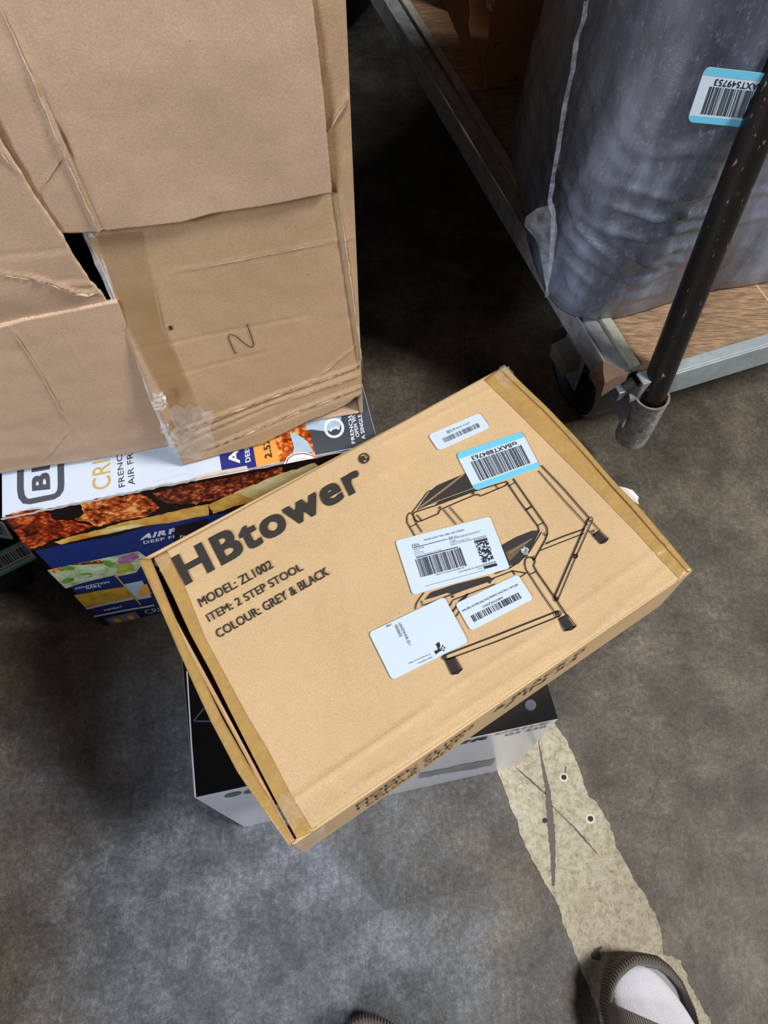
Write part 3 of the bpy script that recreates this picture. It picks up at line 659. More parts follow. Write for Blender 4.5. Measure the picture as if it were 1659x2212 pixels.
# small pictures
cream_p = mat('salad_print', (120, 150, 96), rough=.35, scale=70, col2=(214, 220, 190), coat=.25)
leaf_p = mat('leaf_print', (66, 120, 30), rough=.35, scale=50, col2=(120, 172, 60), coat=.25)
purple_p = mat('onion_print', (120, 56, 110), rough=.35, scale=60, col2=(186, 130, 170), coat=.25)
noodle = mat('noodle_print', (170, 116, 20), rough=.35, scale=60, col2=(230, 190, 70), coat=.25)
FF('printed_picture', [cF(10, 935), cF(250, 880), cF(600, 810), cF(800, 770), cF(970, 735), cF(1060, 800), cF(950, 960), cF(720, 1010), cF(740, 985), cF(500, 1040), cF(330, 1085), cF(205, 1130), cF(80, 1010)], cream_p, .0006)
FF('printed_picture', [cF(20, 935), cF(120, 912), cF(200, 935), cF(90, 965)], chick, .0008); FF('printed_picture', [cF(230, 880), cF(560, 830), cF(620, 860), cF(380, 880)], chick2, .0008)
put('printed_picture', [poly_m(sfF, blob([cF(150, 905), cF(200, 890), cF(295, 905), cF(290, 930), cF(200, 935)], 1, 3, 4), .0009), poly_m(sfF, blob([cF(160, 1060), cF(200, 1025), cF(290, 1015), cF(295, 1045), cF(200, 1080)], 1, 4, 4), .0009), poly_m(sfF, blob([cF(590, 830), cF(660, 840), cF(740, 870), cF(680, 910), cF(620, 880)], 1, 5, 4), .0009), poly_m(sfF, blob([cF(330, 970), cF(480, 965), cF(480, 985), cF(380, 990)], 1, 6, 4), .0009), poly_m(sfF, blob([cF(410, 1015), cF(490, 990), cF(480, 1005)], 1, 7, 4), .0009)], leaf_p, ob)
put('printed_picture', [poly_m(sfF, blob([cF(745, 830), cF(800, 780), cF(960, 745), cF(980, 800), cF(900, 850), cF(770, 870)], 2, 8, 4), .0009)], purple_p, ob)
put('printed_picture', [poly_m(sfF, blob([cF(735, 880), cF(860, 855), cF(930, 890), cF(900, 950), cF(750, 980)], 2, 9, 4), .0009)], mat('lime_print', (128, 134, 40), rough=.35, scale=70, col2=(190, 196, 90), coat=.25), ob)
FF('printed_picture', [cF(290, 1200), cF(560, 1150), cF(820, 1110), cF(915, 1225), cF(700, 1270), cF(520, 1300), cF(410, 1330)], noodle, .0006)
FF('printed_picture', [cF(410, 1335), cF(520, 1302), cF(915, 1225), cF(935, 1240), cF(600, 1310), cF(430, 1352)], mat('plate_print', (196, 190, 184), rough=.4), .0007)
FF('printed_picture', [cF(815, 1085), cF(1010, 1045), cF(1110, 1220), cF(960, 1250)], pale, .0006); FF('printed_picture', [cF(960, 1215), cF(1010, 1090), cF(1060, 1080), cF(1110, 1190)], orange_p, .0008)
put('printed_line', [stroke_m(sfF, [cF(725, 985), cF(995, 1300)], .0022, .0009)], gold, ob)
put('printed_line', [stroke_m(sfF, [cF(500, 1425), cF(800, 1365), cF(1140, 1305)], .006, .0009)], mat('silver_print', (0, 0, 0)), ob)
put('printed_text', [text_m(sfF, 'CONVECTION', cF(300, 1140), cF(672, 1068), cF(655, 1048), cF(300, 1120), .02, .0008), text_m(sfF, 'BAKE', cF(425, 1135), cF(580, 1110), cF(565, 1090), cF(415, 1117), .02, .0008), text_m(sfF, 'REHEAT', cF(615, 1365), cF(810, 1325), cF(795, 1308), cF(605, 1350), .02, .0008)], white_ink, ob)
navy2 = mat('dark_navy_print', (14, 22, 48), rough=.4)
FF('printed_panel', [cF(525, 1440), cF(1140, 1320), cF(1240, 1460), (345, 1350), cF(650, 1530), cF(610, 1525)], navy2, .0005)
put('printed_oven_picture', [stroke_m(sfF, [cF(620, 1445), cF(930, 1375), cF(1005, 1450), cF(680, 1508)], .0028, .0008, True), poly_m(sfF, [cF(640, 1448), cF(925, 1385), cF(990, 1445), cF(690, 1500)], .0007)], mat('oven_print', (120, 124, 132), rough=.4), ob)
put('printed_oven_picture', [poly_m(sfF, [cF(700, 1455), cF(760, 1442), cF(805, 1480), cF(740, 1490)], .0009), poly_m(sfF, [cF(850, 1425), cF(905, 1412), cF(940, 1455), cF(890, 1465)], .0009)], orange_p, ob)
put('printed_text', [text_m(sfF, 'CRISP', cF(1060, 1398), cF(1330, 1345), cF(1285, 1305), cF(1020, 1362), 0, .0008)], mat('silver_print', (0, 0, 0)), ob)
# cut liner edge along the front top
put('top_edge_liner', [stroke_m(sfF, [(x, y + 2.5) for x, y in wob(top_edge, 3, 12, 4)], .004, .0013)], tornp, ob)

# ------------------------------------------------------------------ dark box behind the oven box, with teal label
PD = at(-40, 1268, 0); 
ud = (at(110, 1235, 0) - at(0, 1258, 0)); ud = Vector((math.cos(math.radians(20)), math.sin(math.radians(20)), 0)); nd = Vector((ud.y, -ud.x, 0))
base = at(90, 1256, 0)
dbx = thing('dark_carton', 'black box with a teal-edged barcode label, at the left edge behind the oven box', 'box', base - ud * .15 - nd * .12)
V, F = obox(base, ud, -nd, up, -.36, -.012, 0, .12, 0, .24); darkm = mat('black_gloss_board', (28, 34, 42), rough=.4, var=.15, scale=20, coat=.2)
bevel(obj('body', V, F, darkm, dbx), .002)
sfD = Surf(base, nd)
L = Lab(sfD, 'shipping_label', (-60, 1275), (80, 1206), (48, 1168), (-92, 1235), dbx, 'barcode label with teal edges', rad=.03, lift=.001)
put('label_border', [L.rect(0, .84, 1, 1), L.rect(0, 0, 1, .12)], label_teal, L.o)
put('barcode', L.bars(.1, .34, .98, .80, 34, 3), bar_ink, L.o); put('label_line', [L.rect(.25, .22, .95, .26)], grey_ink, L.o)
L = Lab(sfD, 'shipping_label', (-70, 1150), (30, 1166), (8, 1128), (-80, 1100), dbx, 'white barcode label near the top', rad=.06, lift=.001)
put('barcode', L.bars(.1, .2, .9, .8, 16, 5), grey_ink, L.o)

# ------------------------------------------------------------------ glossy black and white box under the step stool carton
ZK = .3130
a = at(420, 1724, ZK); b = at(1207, 1553, ZK); uk = (b - a); Lk = uk.length; uk.normalize(); nk = Vector((uk.y, -uk.x, 0)); a.z = 0
kb = thing('steering_wheel_carton', 'glossy black-topped box with white sides on the floor under the step stool carton', 'box', a + uk * Lk / 2 - nk * .14)
top_black = mat('black_lacquer_print', (9, 9, 12), rough=.3, var=.25, scale=25, coat=.12)
white_side = mat('white_lacquer_print', (214, 214, 224), rough=.22, var=.04, scale=9, coat=.5)
V, F = obox(a, uk, -nk, up, 0, Lk, 0, .28, 0, ZK)
o = obj('body', V, F, white_side, kb, mats=[top_black], fmat=[0, 1, 0, 0, 0, 0]); bevel(o, .0012)
sfK = Surf(a, nk); sfKt = Surf(a + up * ZK, up)
put('edge_fold', [stroke_m(sfKt, [(422, 1721), (413, 1600), (404, 1450)], .0016, .0004)], white_side, kb)
put('printed_text', [text_m(sfK, 'SUPER', cE(-560, 1305), cE(500, 1090), cE(580, 1042), cE(-480, 1262), .05, .0006)], ink, kb)
pinkp = mat('red_print', (176, 92, 106), rough=.4)
put('printed_text', [text_m(sfK, 'DRIVE', cE(590, 1045), cE(1215, 912), cE(1290, 872), cE(640, 1020), .02, .0006)], pinkp, kb)
put('printed_text', [text_m(sfK, 'GS 550', cE(705, 1058), cE(1195, 952), cE(1235, 925), cE(745, 1032), .02, .0006)], grey_ink, kb)
silv = mat('grey_print', (120, 124, 126), rough=.3, var=.3, scale=30, coat=.4)
put('printed_picture', [poly_m(sfK, blob([cE(-300, 1500), cE(0, 1440), cE(330, 1370), cE(620, 1320), cE(560, 1400), cE(340, 1450), cE(0, 1500), cE(-300, 1560)], 1.5, 2), .0006)], silv, kb)
put('printed_badge', [poly_m(sfK, circ2, .0006) for circ2 in ([(503 + 19 * math.cos(t * .3142), 1717 + 4.3 * math.sin(t * .3142) - 4 * math.cos(t * .3142)) for t in range(20)], [(545 + 19 * math.cos(t * .3142), 1709 + 4.3 * math.sin(t * .3142) - 4 * math.cos(t * .3142)) for t in range(20)])], mat('green_print', (58, 84, 78), rough=.4), kb)
put('printed_line', [stroke_m(sfKt, [(418, 1558), (438, 1533), (470, 1510)], .0016), stroke_m(sfKt, [(418, 1558), (460, 1558)], .0014)], mat('violet_print', (84, 78, 110), rough=.4), kb)
put('printed_picture', [poly_m(sfKt, circ(cE(1030, 680), 12, 20))], mat('grey_glow_print', (88, 82, 96), rough=.3, var=.3, scale=60), kb)

# ------------------------------------------------------------------ step stool carton
ZT, ZH0 = .4180, .3145
sfH = Surf((0, 0, ZT), (0, 0, 1))
hc = [at(298, 1207, ZT), at(1089, 791, ZT), at(1496, 1232, ZT), at(632, 1826, ZT)]     # far-left, far-right, near-right, near-left
ctr = sum(hc, Vector()) / 4; hb = thing('step_stool_carton', 'kraft carton printed with a step stool drawing, lying across the black-topped box', 'box', (ctr.x, ctr.y, ZH0))
def inset(q, d):
    c = sum(q, Vector()) / 4; out = []
    for k in range(4):
        p = q[k]; e1 = (q[(k + 1) % 4] - p).normalized(); e2 = (q[k - 1] - p).normalized(); out.append(p + (e1 + e2) * d)
    return out
inn = inset(hc, .004); parts = []
for k in range(4):
    q = [hc[k], hc[(k + 1) % 4], inn[(k + 1) % 4], inn[k]]; parts.append(quadbox(q, ZH0, ZT - .0035))
parts.append(quadbox(inn, ZH0, ZH0 + .004)); V, F, _ = join(parts); bevel(obj('body', V, F, kraft, hb), .0012)
inside = mat('shadowed_board', (70, 52, 34), rough=.9)
def lerp2(p, q, t): return (lerp(p[0], q[0], t), lerp(p[1], q[1], t))
def plerp(path, t):
    q = t * (len(path) - 1); i = min(int(q), len(path) - 2); return lerp2(path[i], path[i + 1], q - i)
gapR = [(332, 1204), (372, 1283), (411, 1369), (458, 1456), (494, 1530), (545, 1631), (592, 1722), (641, 1812)]
gapL = [(325, 1207), (358, 1290), (398, 1385), (440, 1470), (477, 1548), (532, 1645), (584, 1725), (634, 1818)]
outL = [(298, 1207), (340, 1300), (383, 1400), (420, 1482), (456, 1560), (513, 1668), (570, 1752), (624, 1826)]
seam = [(1078, 797), (1120, 838), (1175, 890), (1220, 938), (1273, 997), (1318, 1050), (1364, 1100), (1420, 1165), (1485, 1237)]
seamR = [(1080.5, 796), (1122.5, 836.5), (1178, 888), (1223, 936), (1277, 995), (1323, 1048), (1369, 1098), (1423.5, 1163), (1487, 1236)]
outR = [(1091, 791), (1140, 840), (1192, 890), (1245, 945), (1292, 999), (1336, 1048), (1384, 1098), (1440, 1163), (1497, 1232)]
def quadpaths(Lp, Rp): return lambda a, b: lerp2(plerp(Lp, b), plerp(Rp, b), a)
def crs(p, q, w, amp): return (sfH(p), sfH(q), w, amp)
topcr = [crs(cE(0, 560), cE(860, 0), .003, .0014), crs(c6(850, 1085), c6(1659, 530), .003, .0014), crs(cE(0, 590), cE(880, 25), .002, -.0009), crs(c7(1240, 10), c5(1430, 1235), .003, .0011),
         crs(c7(0, 830), c7(660, 390), .003, .0006), crs(cE(0, 900), cE(1300, 60), .0035, .0012), crs(c7(300, 830), c7(900, 480), .003, .0010), crs(c5(870, 1900), c5(1400, 1420), .003, .001),
         crs(c6(1000, 1190), c7(300, 835), .003, .0006), crs(c2(290, 1330), c2(1659, 600), .003, .0005), crs((830, 955), (1075, 830), .0025, .0007), crs(c5(480, 370), c5(640, 280), .002, .0008)]
def hsheet(name, fn, nu, nv, m, creases=(), t=.0035, sd=0, lift=0, amp=.0006, label=None, edge=None):
    def P(a, b):
        p = sfH(fn(a, b)); dz = amp * noise.noise(Vector((p.x * 18, p.y * 18, sd)))
        for (A, B, w_, am) in creases:
            d = B - A; Ln = d.length; s = (p - A).dot(d) / Ln; e = ((p - A).x * -d.y + (p - A).y * d.x) / Ln
            if abs(e) < w_ * 3 and -.02 < s < Ln + .02: dz += am * math.exp(-(e / w_) ** 2) * min(1, max(0, min(s + .02, Ln - s + .02) / .02))
        return p + Vector((0, 0, lift + dz)), up
    V, F, M = sheet(P, nu, nv, t); o = obj(name, V, F, m, hb, mats=[edge or kraft_edge], fmat=M, label=label)
    for p in o.data.polygons: p.use_smooth = p.material_index == 0
    return o
hsheet('top_panel', quadpaths(gapR, seam), 150, 110, kraft, topcr, sd=2)
hsheet('end_fold', quadpaths(outL, gapL), 3, 80, tape_tan, (), .012, sd=5, amp=.002, label='taped left end fold beside the open slit')
hsheet('end_fold', quadpaths(seamR, outR), 3, 80, tape_tan, (), .012, sd=6, amp=.002, label='taped right end fold')
tapeL = [(361, 1190), (402, 1275), (444, 1380), (490, 1465), (535, 1548), (581, 1624), (625, 1710), (677, 1797)]
tapeR = [(1045, 821), (1100, 874), (1160, 934), (1218, 992), (1276, 1050), (1325, 1100), (1374, 1150), (1420, 1202), (1470, 1254)]
hsheet('packing_tape', quadpaths(gapR, tapeL), 8, 80, tape_tan, topcr, .0004, sd=2, lift=.0005, amp=.0006, edge=tape_tan)
hsheet('packing_tape', quadpaths(tapeR, seam), 8, 80, tape_tan, topcr, .0004, sd=2, lift=.0005, amp=.0006, edge=tape_tan)
# things printed on the top sit on the wavy panel: lift over it
LH = .0012
class SurfH(Surf):
    def __call__(s, p, lift=0.):
        return Surf.__call__(s, p, lift)
sP = Surf((0, 0, ZT + .0010), (0, 0, 1))
put('printed_text', [text_m(sP, 'HBtower', (401, 1266), (790, 1053), (763, 997), (370, 1205), .033)], ink, hb)
put('printed_mark', [stroke_m(sP, circ(c2(1355, 615), 10.2, 30), .0016, LIFT, True), text_m(sP, 'R', c2(1348, 640), c2(1382, 623), c2(1362, 592), c2(1330, 610), .02)], ink, hb)
put('printed_text', [text_m(sP, 'MODEL: ZL1002', (435, 1312), (592, 1226), (582, 1209), (426, 1294), .012),
                     text_m(sP, 'ITEM: 2 STEP STOOL', (453, 1344), (656, 1231), (647, 1216), (444, 1328), .012),
                     text_m(sP, 'COLOUR: GREY & BLACK', (473, 1379), (713, 1241), (703, 1224), (463, 1362), .012)], ink, hb)
# line drawing of the stool
LW = .0011
ln = lambda pts, w=LW, closed=False: stroke_m(sP, pts, w, LIFT, closed)
m3 = lambda *p: [c3(*q) for q in p]; m4 = lambda *p: [c4(*q) for q in p]; m5 = lambda *p: [c5(*q) for q in p]
strokes = [ln(m3((455, 1000), (415, 940), (398, 900), (385, 865), (360, 855), (344, 880), (342, 925), (365, 965), (410, 1040))),
    ln(m3((380, 855), (440, 775), (500, 695), (520, 690))), ln(m3((385, 872), (400, 852), (560, 800), (830, 700), (1085, 622)), .0014),
    ln(m3((392, 880), (400, 905), (425, 922), (455, 914), (578, 862), (585, 838), (605, 826), (850, 722), (875, 720), (895, 730), (1020, 678), (1075, 655), (1100, 630)), .0014),
    ln(m3((365, 962), (412, 940))), ln(m3((415, 870), (455, 915))), ln(m3((1000, 645), (1025, 678))),
    ln(m3((615, 830), (710, 942))), ln(m3((660, 812), (762, 926))),
    ln(m3((1085, 622), (1180, 765), (1320, 955), (1330, 990)), .0013), ln(m3((1135, 600), (1250, 765), (1362, 925), (1388, 965), (1392, 1010), (1375, 1060), (1288, 1215)), .0014),
    ln(m3((1100, 657), (1152, 630))), ln(m3((1228, 836), (1276, 808)), .002), ln(m3((1312, 952), (1364, 930))),
    ln(m5((520, 755), (700, 960), (860, 1132))), ln(m5((540, 718), (700, 885), (872, 1082)), .0014), ln(m5((892, 1110), (945, 1168))), ln(m5((862, 1165), (905, 1200))),
    ln(m3((1330, 990), (1240, 1160), (1180, 1225), (1110, 1268), (1000, 1310)), .0014), ln(m3((1350, 998), (1230, 1190)), .001),
    ln(m3((1222, 1240), (1225, 1205), (1245, 1187), (1275, 1190), (1300, 1215), (1288, 1250), (1308, 1288)), .0014), ln(m3((1222, 1240), (1230, 1275), (1252, 1312))),
    ln(m4((1252, 550), (1350, 700), (1445, 835))), ln(m4((1306, 528), (1420, 690), (1532, 856)), .0014), ln(m4((1255, 554), (1285, 548), (1307, 530))),
    ln(m4((620, 1160), (1000, 1015), (1468, 830)), .0016), ln(m4((640, 1192), (1000, 1062), (1482, 868)), .0012),
    ln(circ(c4(1470, 850), 6.5, 20), .001, True), ln(circ(c4(1470, 850), 2.4, 12), .0014, True), ln(circ(c4(622, 1175), 4.5, 16), .001, True), ln(circ(c4(622, 1175), 1.6, 10), .0014, True),
    ln(m5((865, 1085), (745, 1360), (628, 1632)), .0018), ln(m5((893, 1097), (775, 1360), (655, 1645)), .001), ln(circ(c5(642, 1640), 4.4, 16), .001, True), ln(circ(c5(642, 1640), 1.5, 10), .0012, True), ln(circ(c5(879, 1090), 4.4, 16), .001, True),
    ln(circ(c5(775, 1345), 4, 14), .0014, True), ln(m5((758, 1330), (790, 1345))), ln(circ(c5(900, 1170), 2, 10), .001, True), ln(circ(c5(490, 1355), 3, 12, 0, 300), .001), ln(circ(c5(570, 1190), 3.5, 12, 0, 250), .001),
    ln(m5((575, 1255), (700, 1205), (835, 1158)), .0016), ln(m5((532, 1306), (700, 1240), (835, 1188))),
    ln(m4((405, 815), (412, 775), (440, 730), (470, 690))), ln(m4((450, 752), (460, 785), (500, 775), (640, 720), (960, 595), (1130, 530), (1230, 545)), .0012), ln(m4((600, 830), (650, 805), (672, 775), (685, 748), (1000, 628))),
    ln(m4((685, 835), (740, 750), (800, 700)), .0016), ln(m4((710, 870), (735, 830))), ln(m4((1190, 575), (1240, 540))), ln(m4((1125, 525), (1150, 560))), ln(m3((1345, 1100), (1400, 1085)), .0005),
    ln(circ(c3(588, 817), 1.6, 10), .0012, True), ln(circ(c3(838, 710), 1.6, 10), .0012, True), ln(circ(c3(962, 1374), 1.6, 10), .0012, True), ln(circ(c3(683, 1482), 1.6, 10), .0012, True)]
def foot(q, n=7):
    bl, br, tr, tl = q; out = [ln([tl, bl, lerp2(bl, br, .33), br, tr, tl], .0012)]
    e = lerp2(bl, br, .5); mx = (e[0] + (bl[0] - tl[0]) * .12, e[1] + (bl[1] - tl[1]) * .12); out.append(ln([bl, mx, br], .0016))
    for k in range(1, n): out.append(ln([lerp2(tl, tr, k / n), lerp2(bl, br, k / n)], .0008 + .0012 * (k % 2)))
    return out
strokes += foot([c4(680, 1300), c4(753, 1262), c4(700, 1172), c4(628, 1192)]) + foot([c4(1522, 975), c4(1605, 940), c4(1540, 856), c4(1475, 888)]) + foot([c5(950, 1257), c5(1000, 1222), c5(942, 1168), c5(895, 1198)])
put('printed_stool_drawing', strokes, ink_line, hb)
treads = [poly_m(sP, m3((415, 838), (470, 755), (520, 690), (570, 650), (720, 585), (775, 565), (900, 600), (860, 678), (560, 780)), .0002),
          poly_m(sP, m3((1045, 1100), (1160, 1035), (1275, 990), (1322, 988), (1290, 1080), (1230, 1180), (1150, 1240), (1100, 1256)), .0002),
          poly_m(sP, m4((475, 745), (520, 690), (700, 630), (950, 568), (975, 585), (800, 640), (560, 722)), .0002), poly_m(sP, m4((650, 695), (680, 675), (960, 590), (1000, 586), (980, 602), (690, 702)), .0003),
          poly_m(sP, m3((556, 800), (575, 775), (840, 682), (850, 692), (600, 790)), .0003), poly_m(sP, m4((735, 755), (775, 715), (805, 700), (780, 740)), .0003)]
put('printed_stool_tread', treads, ink, hb)
ribs = [ln([c3(430 + i * 13, 832 - i * 9.5 - (i * .12) ** 2), c3(448 + i * 13, 812 - i * 9.5 - (i * .12) ** 2 - 12)], .0004) for i in range(0, 26)]
ribs += [ln([c3(1085 + i * 9, 1150 - i * 5), c3(1110 + i * 8, 1215 - i * 8)], .0004) for i in range(0, 18)] + [ln(m3((1110, 1155), (1275, 1050)), .0005)] + [ln(m3((430, 835), (570, 770), (860, 665)), .0005)]
for p in ribs:
    p[0][:] = [v + Vector((0, 0, .0003)) for v in p[0]]
put('printed_tread_ribs', ribs[:26] + ribs[-1:], kraft, hb); put('printed_tread_ribs', ribs[26:-1], kraft, hb)

# stickers on the carton
L = Lab(sP, 'inventory_sticker', c3(580, 393), c3(963, 220), c3(885, 110), c3(500, 275), hb, 'small white barcode sticker reading 6108', rad=.06, lift=.0007)
put('barcode', L.bars(.17, .25, .86, .52, 32, 1), grey_ink, L.o)
put('label_text', [L.text('6108', .30, .62, .46, .80, 0, True), L.text('LPN 0 34394', .48, .66, .74, .76, 0, True)], grey_ink, L.o)
L = Lab(sP, 'inventory_sticker', c3(850, 692), c3(1337, 515), c3(1200, 250), c3(708, 412), hb, 'white barcode sticker with cyan bands reading tsBAXT884763', rad=.06, lift=.0009)
put('label_border', [L.band(.84, 1.), L.band(0., .14)], label_blue, L.o)
put('barcode', L.bars(.13, .17, .90, .68, 44, 2), bar_ink, L.o); put('label_text', [L.text('tsBAXT884763', .17, .70, .86, .81, .02, True)], ink, L.o)
L = Lab(sP, 'shipping_label', c3(385, 1468), c3(1112, 1270), c3(962, 883), c3(255, 1065), hb, 'large white shipping label headed FBA', rad=.03, lift=.0007)
put('barcode', L.bars(.13, .25, .60, .58, 48, 4) + L.bars(.585, .235, .60, .59, 2, 4), bar_ink, L.o)
put('label_text', [L.text('PLEASE LEAVE THIS LABEL UNCOVERED', .28, .86, .70, .895), L.text('FBA', .145, .80, .22, .86), L.text('SHIP FROM:', .145, .745, .26, .77), L.text('LJGH', .145, .71, .20, .73), L.text('Building1', .145, .68, .24, .70), L.text('Kecheng', .145, .65, .24, .67), L.text('Jinhua, Zhejiang 321200', .145, .615, .41, .64),
    L.text('SHIP TO:', .52, .79, .61, .815), L.text('FBA: jiangxinlejingmaoyiyouxian', .52, .755, .84, .78), L.text('LGB8', .52, .725, .58, .745), L.text('1568 N Linden Ave', .52, .69, .72, .715), L.text('Rialto, CA 92376-8624', .52, .655, .76, .68),
    L.text('FBA177ZQ2HG3HU000240', .28, .205, .57, .235), L.text('USAZNHHR-ZL1R020603', .50, .155, .76, .18), L.text('Qty 1', .69, .115, .76, .14)], grey_ink, L.o)
put('label_lines', [L.rect(.14, .79, .50, .797), L.rect(.50, .85, .86, .857) if False else L.rect(.14, .785, .86, .79), L.rect(.14, .08, .76, .086), L.rect(.15, .595, .58, .612)], bar_ink, L.o)
rnd = random.Random(11); pk = [L.rect(.755, .59, .89, .63), L.rect(.755, .10, .89, .15)] + [L.rect(.755, .64 + i * .012, .89, .645 + i * .012) for i in range(4)] + [L.rect(.755, .16 + i * .009, .89, .164 + i * .009) for i in range(4)]
for r in range(18):
    x = .755; y = .215 + r * .0205
    while x < .885:
        w_ = rnd.choice((.006, .01, .016)); 
        if rnd.random() < .52: pk.append(L.rect(x, y, min(x + w_, .89), y + .0205))
        x += w_
put('stacked_barcode', pk, bar_ink, L.o)
L = Lab(sP, 'product_sticker', c4(820, 978), c4(1287, 738), c4(1170, 555), c4(702, 775), hb, 'narrow white barcode sticker reading X003V4QSAH', rad=.05, lift=.0007)
put('barcode', L.bars(.10, .20, .86, .43, 36, 6), bar_ink, L.o)
put('label_text', [L.text('X003V4QSAH', .32, .47, .64, .56, 0, True), L.text('HBTower 2 Step Stool, Stepping Stool, Bed Steps for High Beds', .03, .64, .92, .74, 0, True)], bar_ink, L.o)
L = Lab(sP, 'transparency_sticker', c4(232, 1345), c4(802, 1060), c4(620, 722), c4(57, 990), hb, 'square-ish white sticker with small black pixel arrow', rad=.045, lift=.0009)
def lq(t, pts): return text_q(t, [on_plane(p[0], p[1], L.q[0] + up * .00035, up) for p in pts])
sL = Surf(L.q[0] + up * .0003, up)
put('label_text', [text_m(sL, '240', cQ(270, 525), cQ(222, 545), cQ(215, 555) if False else cQ(232, 562), cQ(270, 540) if False else cQ(276, 540), 0),
    text_m(sL, 'USAZNHHR-ZL1', cQ(335, 525), cQ(430, 722), cQ(452, 712), cQ(356, 515)), text_m(sL, '0020603', cQ(300, 545), cQ(348, 648), cQ(370, 636), cQ(322, 533)),
    text_m(sL, 'Scan with the', cQ(632, 822), cQ(510, 878), cQ(518, 895) if False else cQ(512, 892), cQ(638, 832) if False else cQ(640, 836)),
    text_m(sL, 'Transparency App', cQ(622, 790), cQ(425, 878), cQ(430, 892), cQ(628, 804))], bar_ink, L.o)
ar = [(668, 710), (700, 690), (712, 730), (700, 745), (718, 765), (690, 790), (668, 803), (655, 772), (690, 760), (680, 735)]
put('printed_arrow', [poly_m(sL, [cQ(*p) for p in ar], 0)] + [poly_m(sL, [cQ(x, y), cQ(x + 12, y - 7), cQ(x + 19, y + 5), cQ(x + 7, y + 12)], 0) for x, y in ((712, 745), (730, 765), (738, 742), (722, 725), (706, 762))], bar_ink, L.o)
# front side text (dotted print) on the near long side
ndir = (hc[2] - hc[3]).normalized(); nh = Vector((ndir.y, -ndir.x, 0)); sfS = Surf(hc[3], nh)
def side_q(s0, s1, z0, z1): g = lambda s, z: Vector((hc[3].x, hc[3].y, 0)) + ndir * s + nh * .0008 + up * z; return [g(s0, z0), g(s1, z0), g(s1, z1), g(s0, z1)]
dots = mat('dot_print', (58, 40, 24), rough=.8)
dd = []
for t_, s0, s1, z0, z1 in (('MODEL: ZL1002', .065, .20, ZT - .034, ZT - .017), ('ITEM: 2 STEP', .065, .19, ZT - .058, ZT - .041), ('COLOUR: GREY', .075, .18, ZT - .082, ZT - .065), ('& BLACK G', .225, .34, ZT - .034, ZT - .017), ('7 IN 53', .24, .335, ZT - .058, ZT - .041)):
    dd.append(text_q(t_, side_q(s0, s1, z0, z1), .0))
put('printed_text', dd, dots, hb)
# clear tape glints at the corners, torn bits
sHc = Surf((0, 0, ZT + .0015), (0, 0, 1))
crumple(c2(190, 1215), 16, 'clear_tape', hb, faint, sHc, sd=21, amp=.0015, lift=.0006)
crumple(c6(790, 1180), 30, 'clear_tape', hb, faint, sHc, sd=24, amp=.002, lift=.0006)
crumple((1092, 815), 20, 'clear_tape', hb, faint, sHc, sd=27, amp=.0015, lift=.0006)
sfE = Surf((0, 0, ZT - .012), (0, 0, 1))
tear = mat('torn_white_paper', (232, 228, 226), rough=.7)
V, F = slab([sfE(p, 0) for p in [c5(1215, 990), c5(1205, 960), c5(1212, 938), c5(1170, 890), c5(1120, 872), c5(1060, 860), c5(1150, 950)]][::-1], [sfE(p, .006) for p in [c5(1215, 990), c5(1205, 960), c5(1212, 938), c5(1170, 890), c5(1120, 872), c5(1060, 860), c5(1150, 950)]][::-1])
obj('torn_paper_flap', V, F, tear, hb)
crumple(c3(1225, 1140), 8, 'plastic_scrap', hb, silver, sHc, sd=31, amp=.004, lift=.002)
# wrapped clear tape hanging under the near-left corner
V = []; 
for k in range(9):
    t = k / 8; p = lerp2((570, 1755), (700, 1822), t); q = at(*p, ZT - .002)
    for j in range(5):
        zz = ZT - .002 - j * .019; bow = (.006 if j in (1, 2, 3) else .002) + .002 * noise.noise(Vector((k, j, 2))); c_ = sum(hc, Vector()) / 4; dd_ = (q - c_); dd_.z = 0; dd_.normalize()
        # follow the carton's outline
        s = hc[0].lerp(hc[3], .90 + .10 * min(1, t * 2)) if t < .5 else hc[3].lerp(hc[2], (t - .5) * .14)
        V.append(Vector((s.x, s.y, zz)) + dd_ * bow)
F = [(k * 5 + j, (k + 1) * 5 + j, (k + 1) * 5 + j + 1, k * 5 + j + 1) for k in range(8) for j in range(4)]
obj('clear_tape', V, F, clear, hb)

# ------------------------------------------------------------------ platform cart
CA = math.radians(19.5); cx = Vector((math.cos(CA), math.sin(CA), 0)); cy = Vector((-cx.y, cx.x, 0)); CO = Vector((.345, .668, 0))
steel = mat('grey_painted_steel', (150, 158, 160), rough=.5, metal=.15, var=.15, scale=45, bump=.3, bscale=120)
steel_dark = mat('worn_blue_grey_steel', (104, 110, 122), rough=.45, metal=.3, scale=70, col2=(136, 142, 152), bump=.4, bscale=150)
wood = mat('rough_plywood', (74, 48, 30), rough=.8, scale=9, col2=(198, 162, 124), stretch=(5, 60, 5, -CA), bump=.6, bscale=40, detail=8)
dirty = mat('dirty_cream_strip', (176, 176, 158), rough=.6, scale=40, col2=(132, 130, 118), bump=.3)
rubber = mat('black_rubber', (26, 26, 28), rough=.6); tread = mat('grey_rubber_tread', (112, 112, 112), rough=.7, var=.1, scale=50)
ct = thing('platform_cart', 'flat grey steel platform cart with a worn wooden deck and upright black handle', 'cart', CO + cx * .35 + cy * .7)
W_, D_ = .78, 1.9
def C(x0, x1, y0, y1, z0, z1): return obox(CO, cx, cy, up, x0, x1, y0, y1, z0, z1)
V, F = C(.052, W_ - .052, .025, D_ - .05, .218, .232); obj('deck_board', V, F, wood, ct)
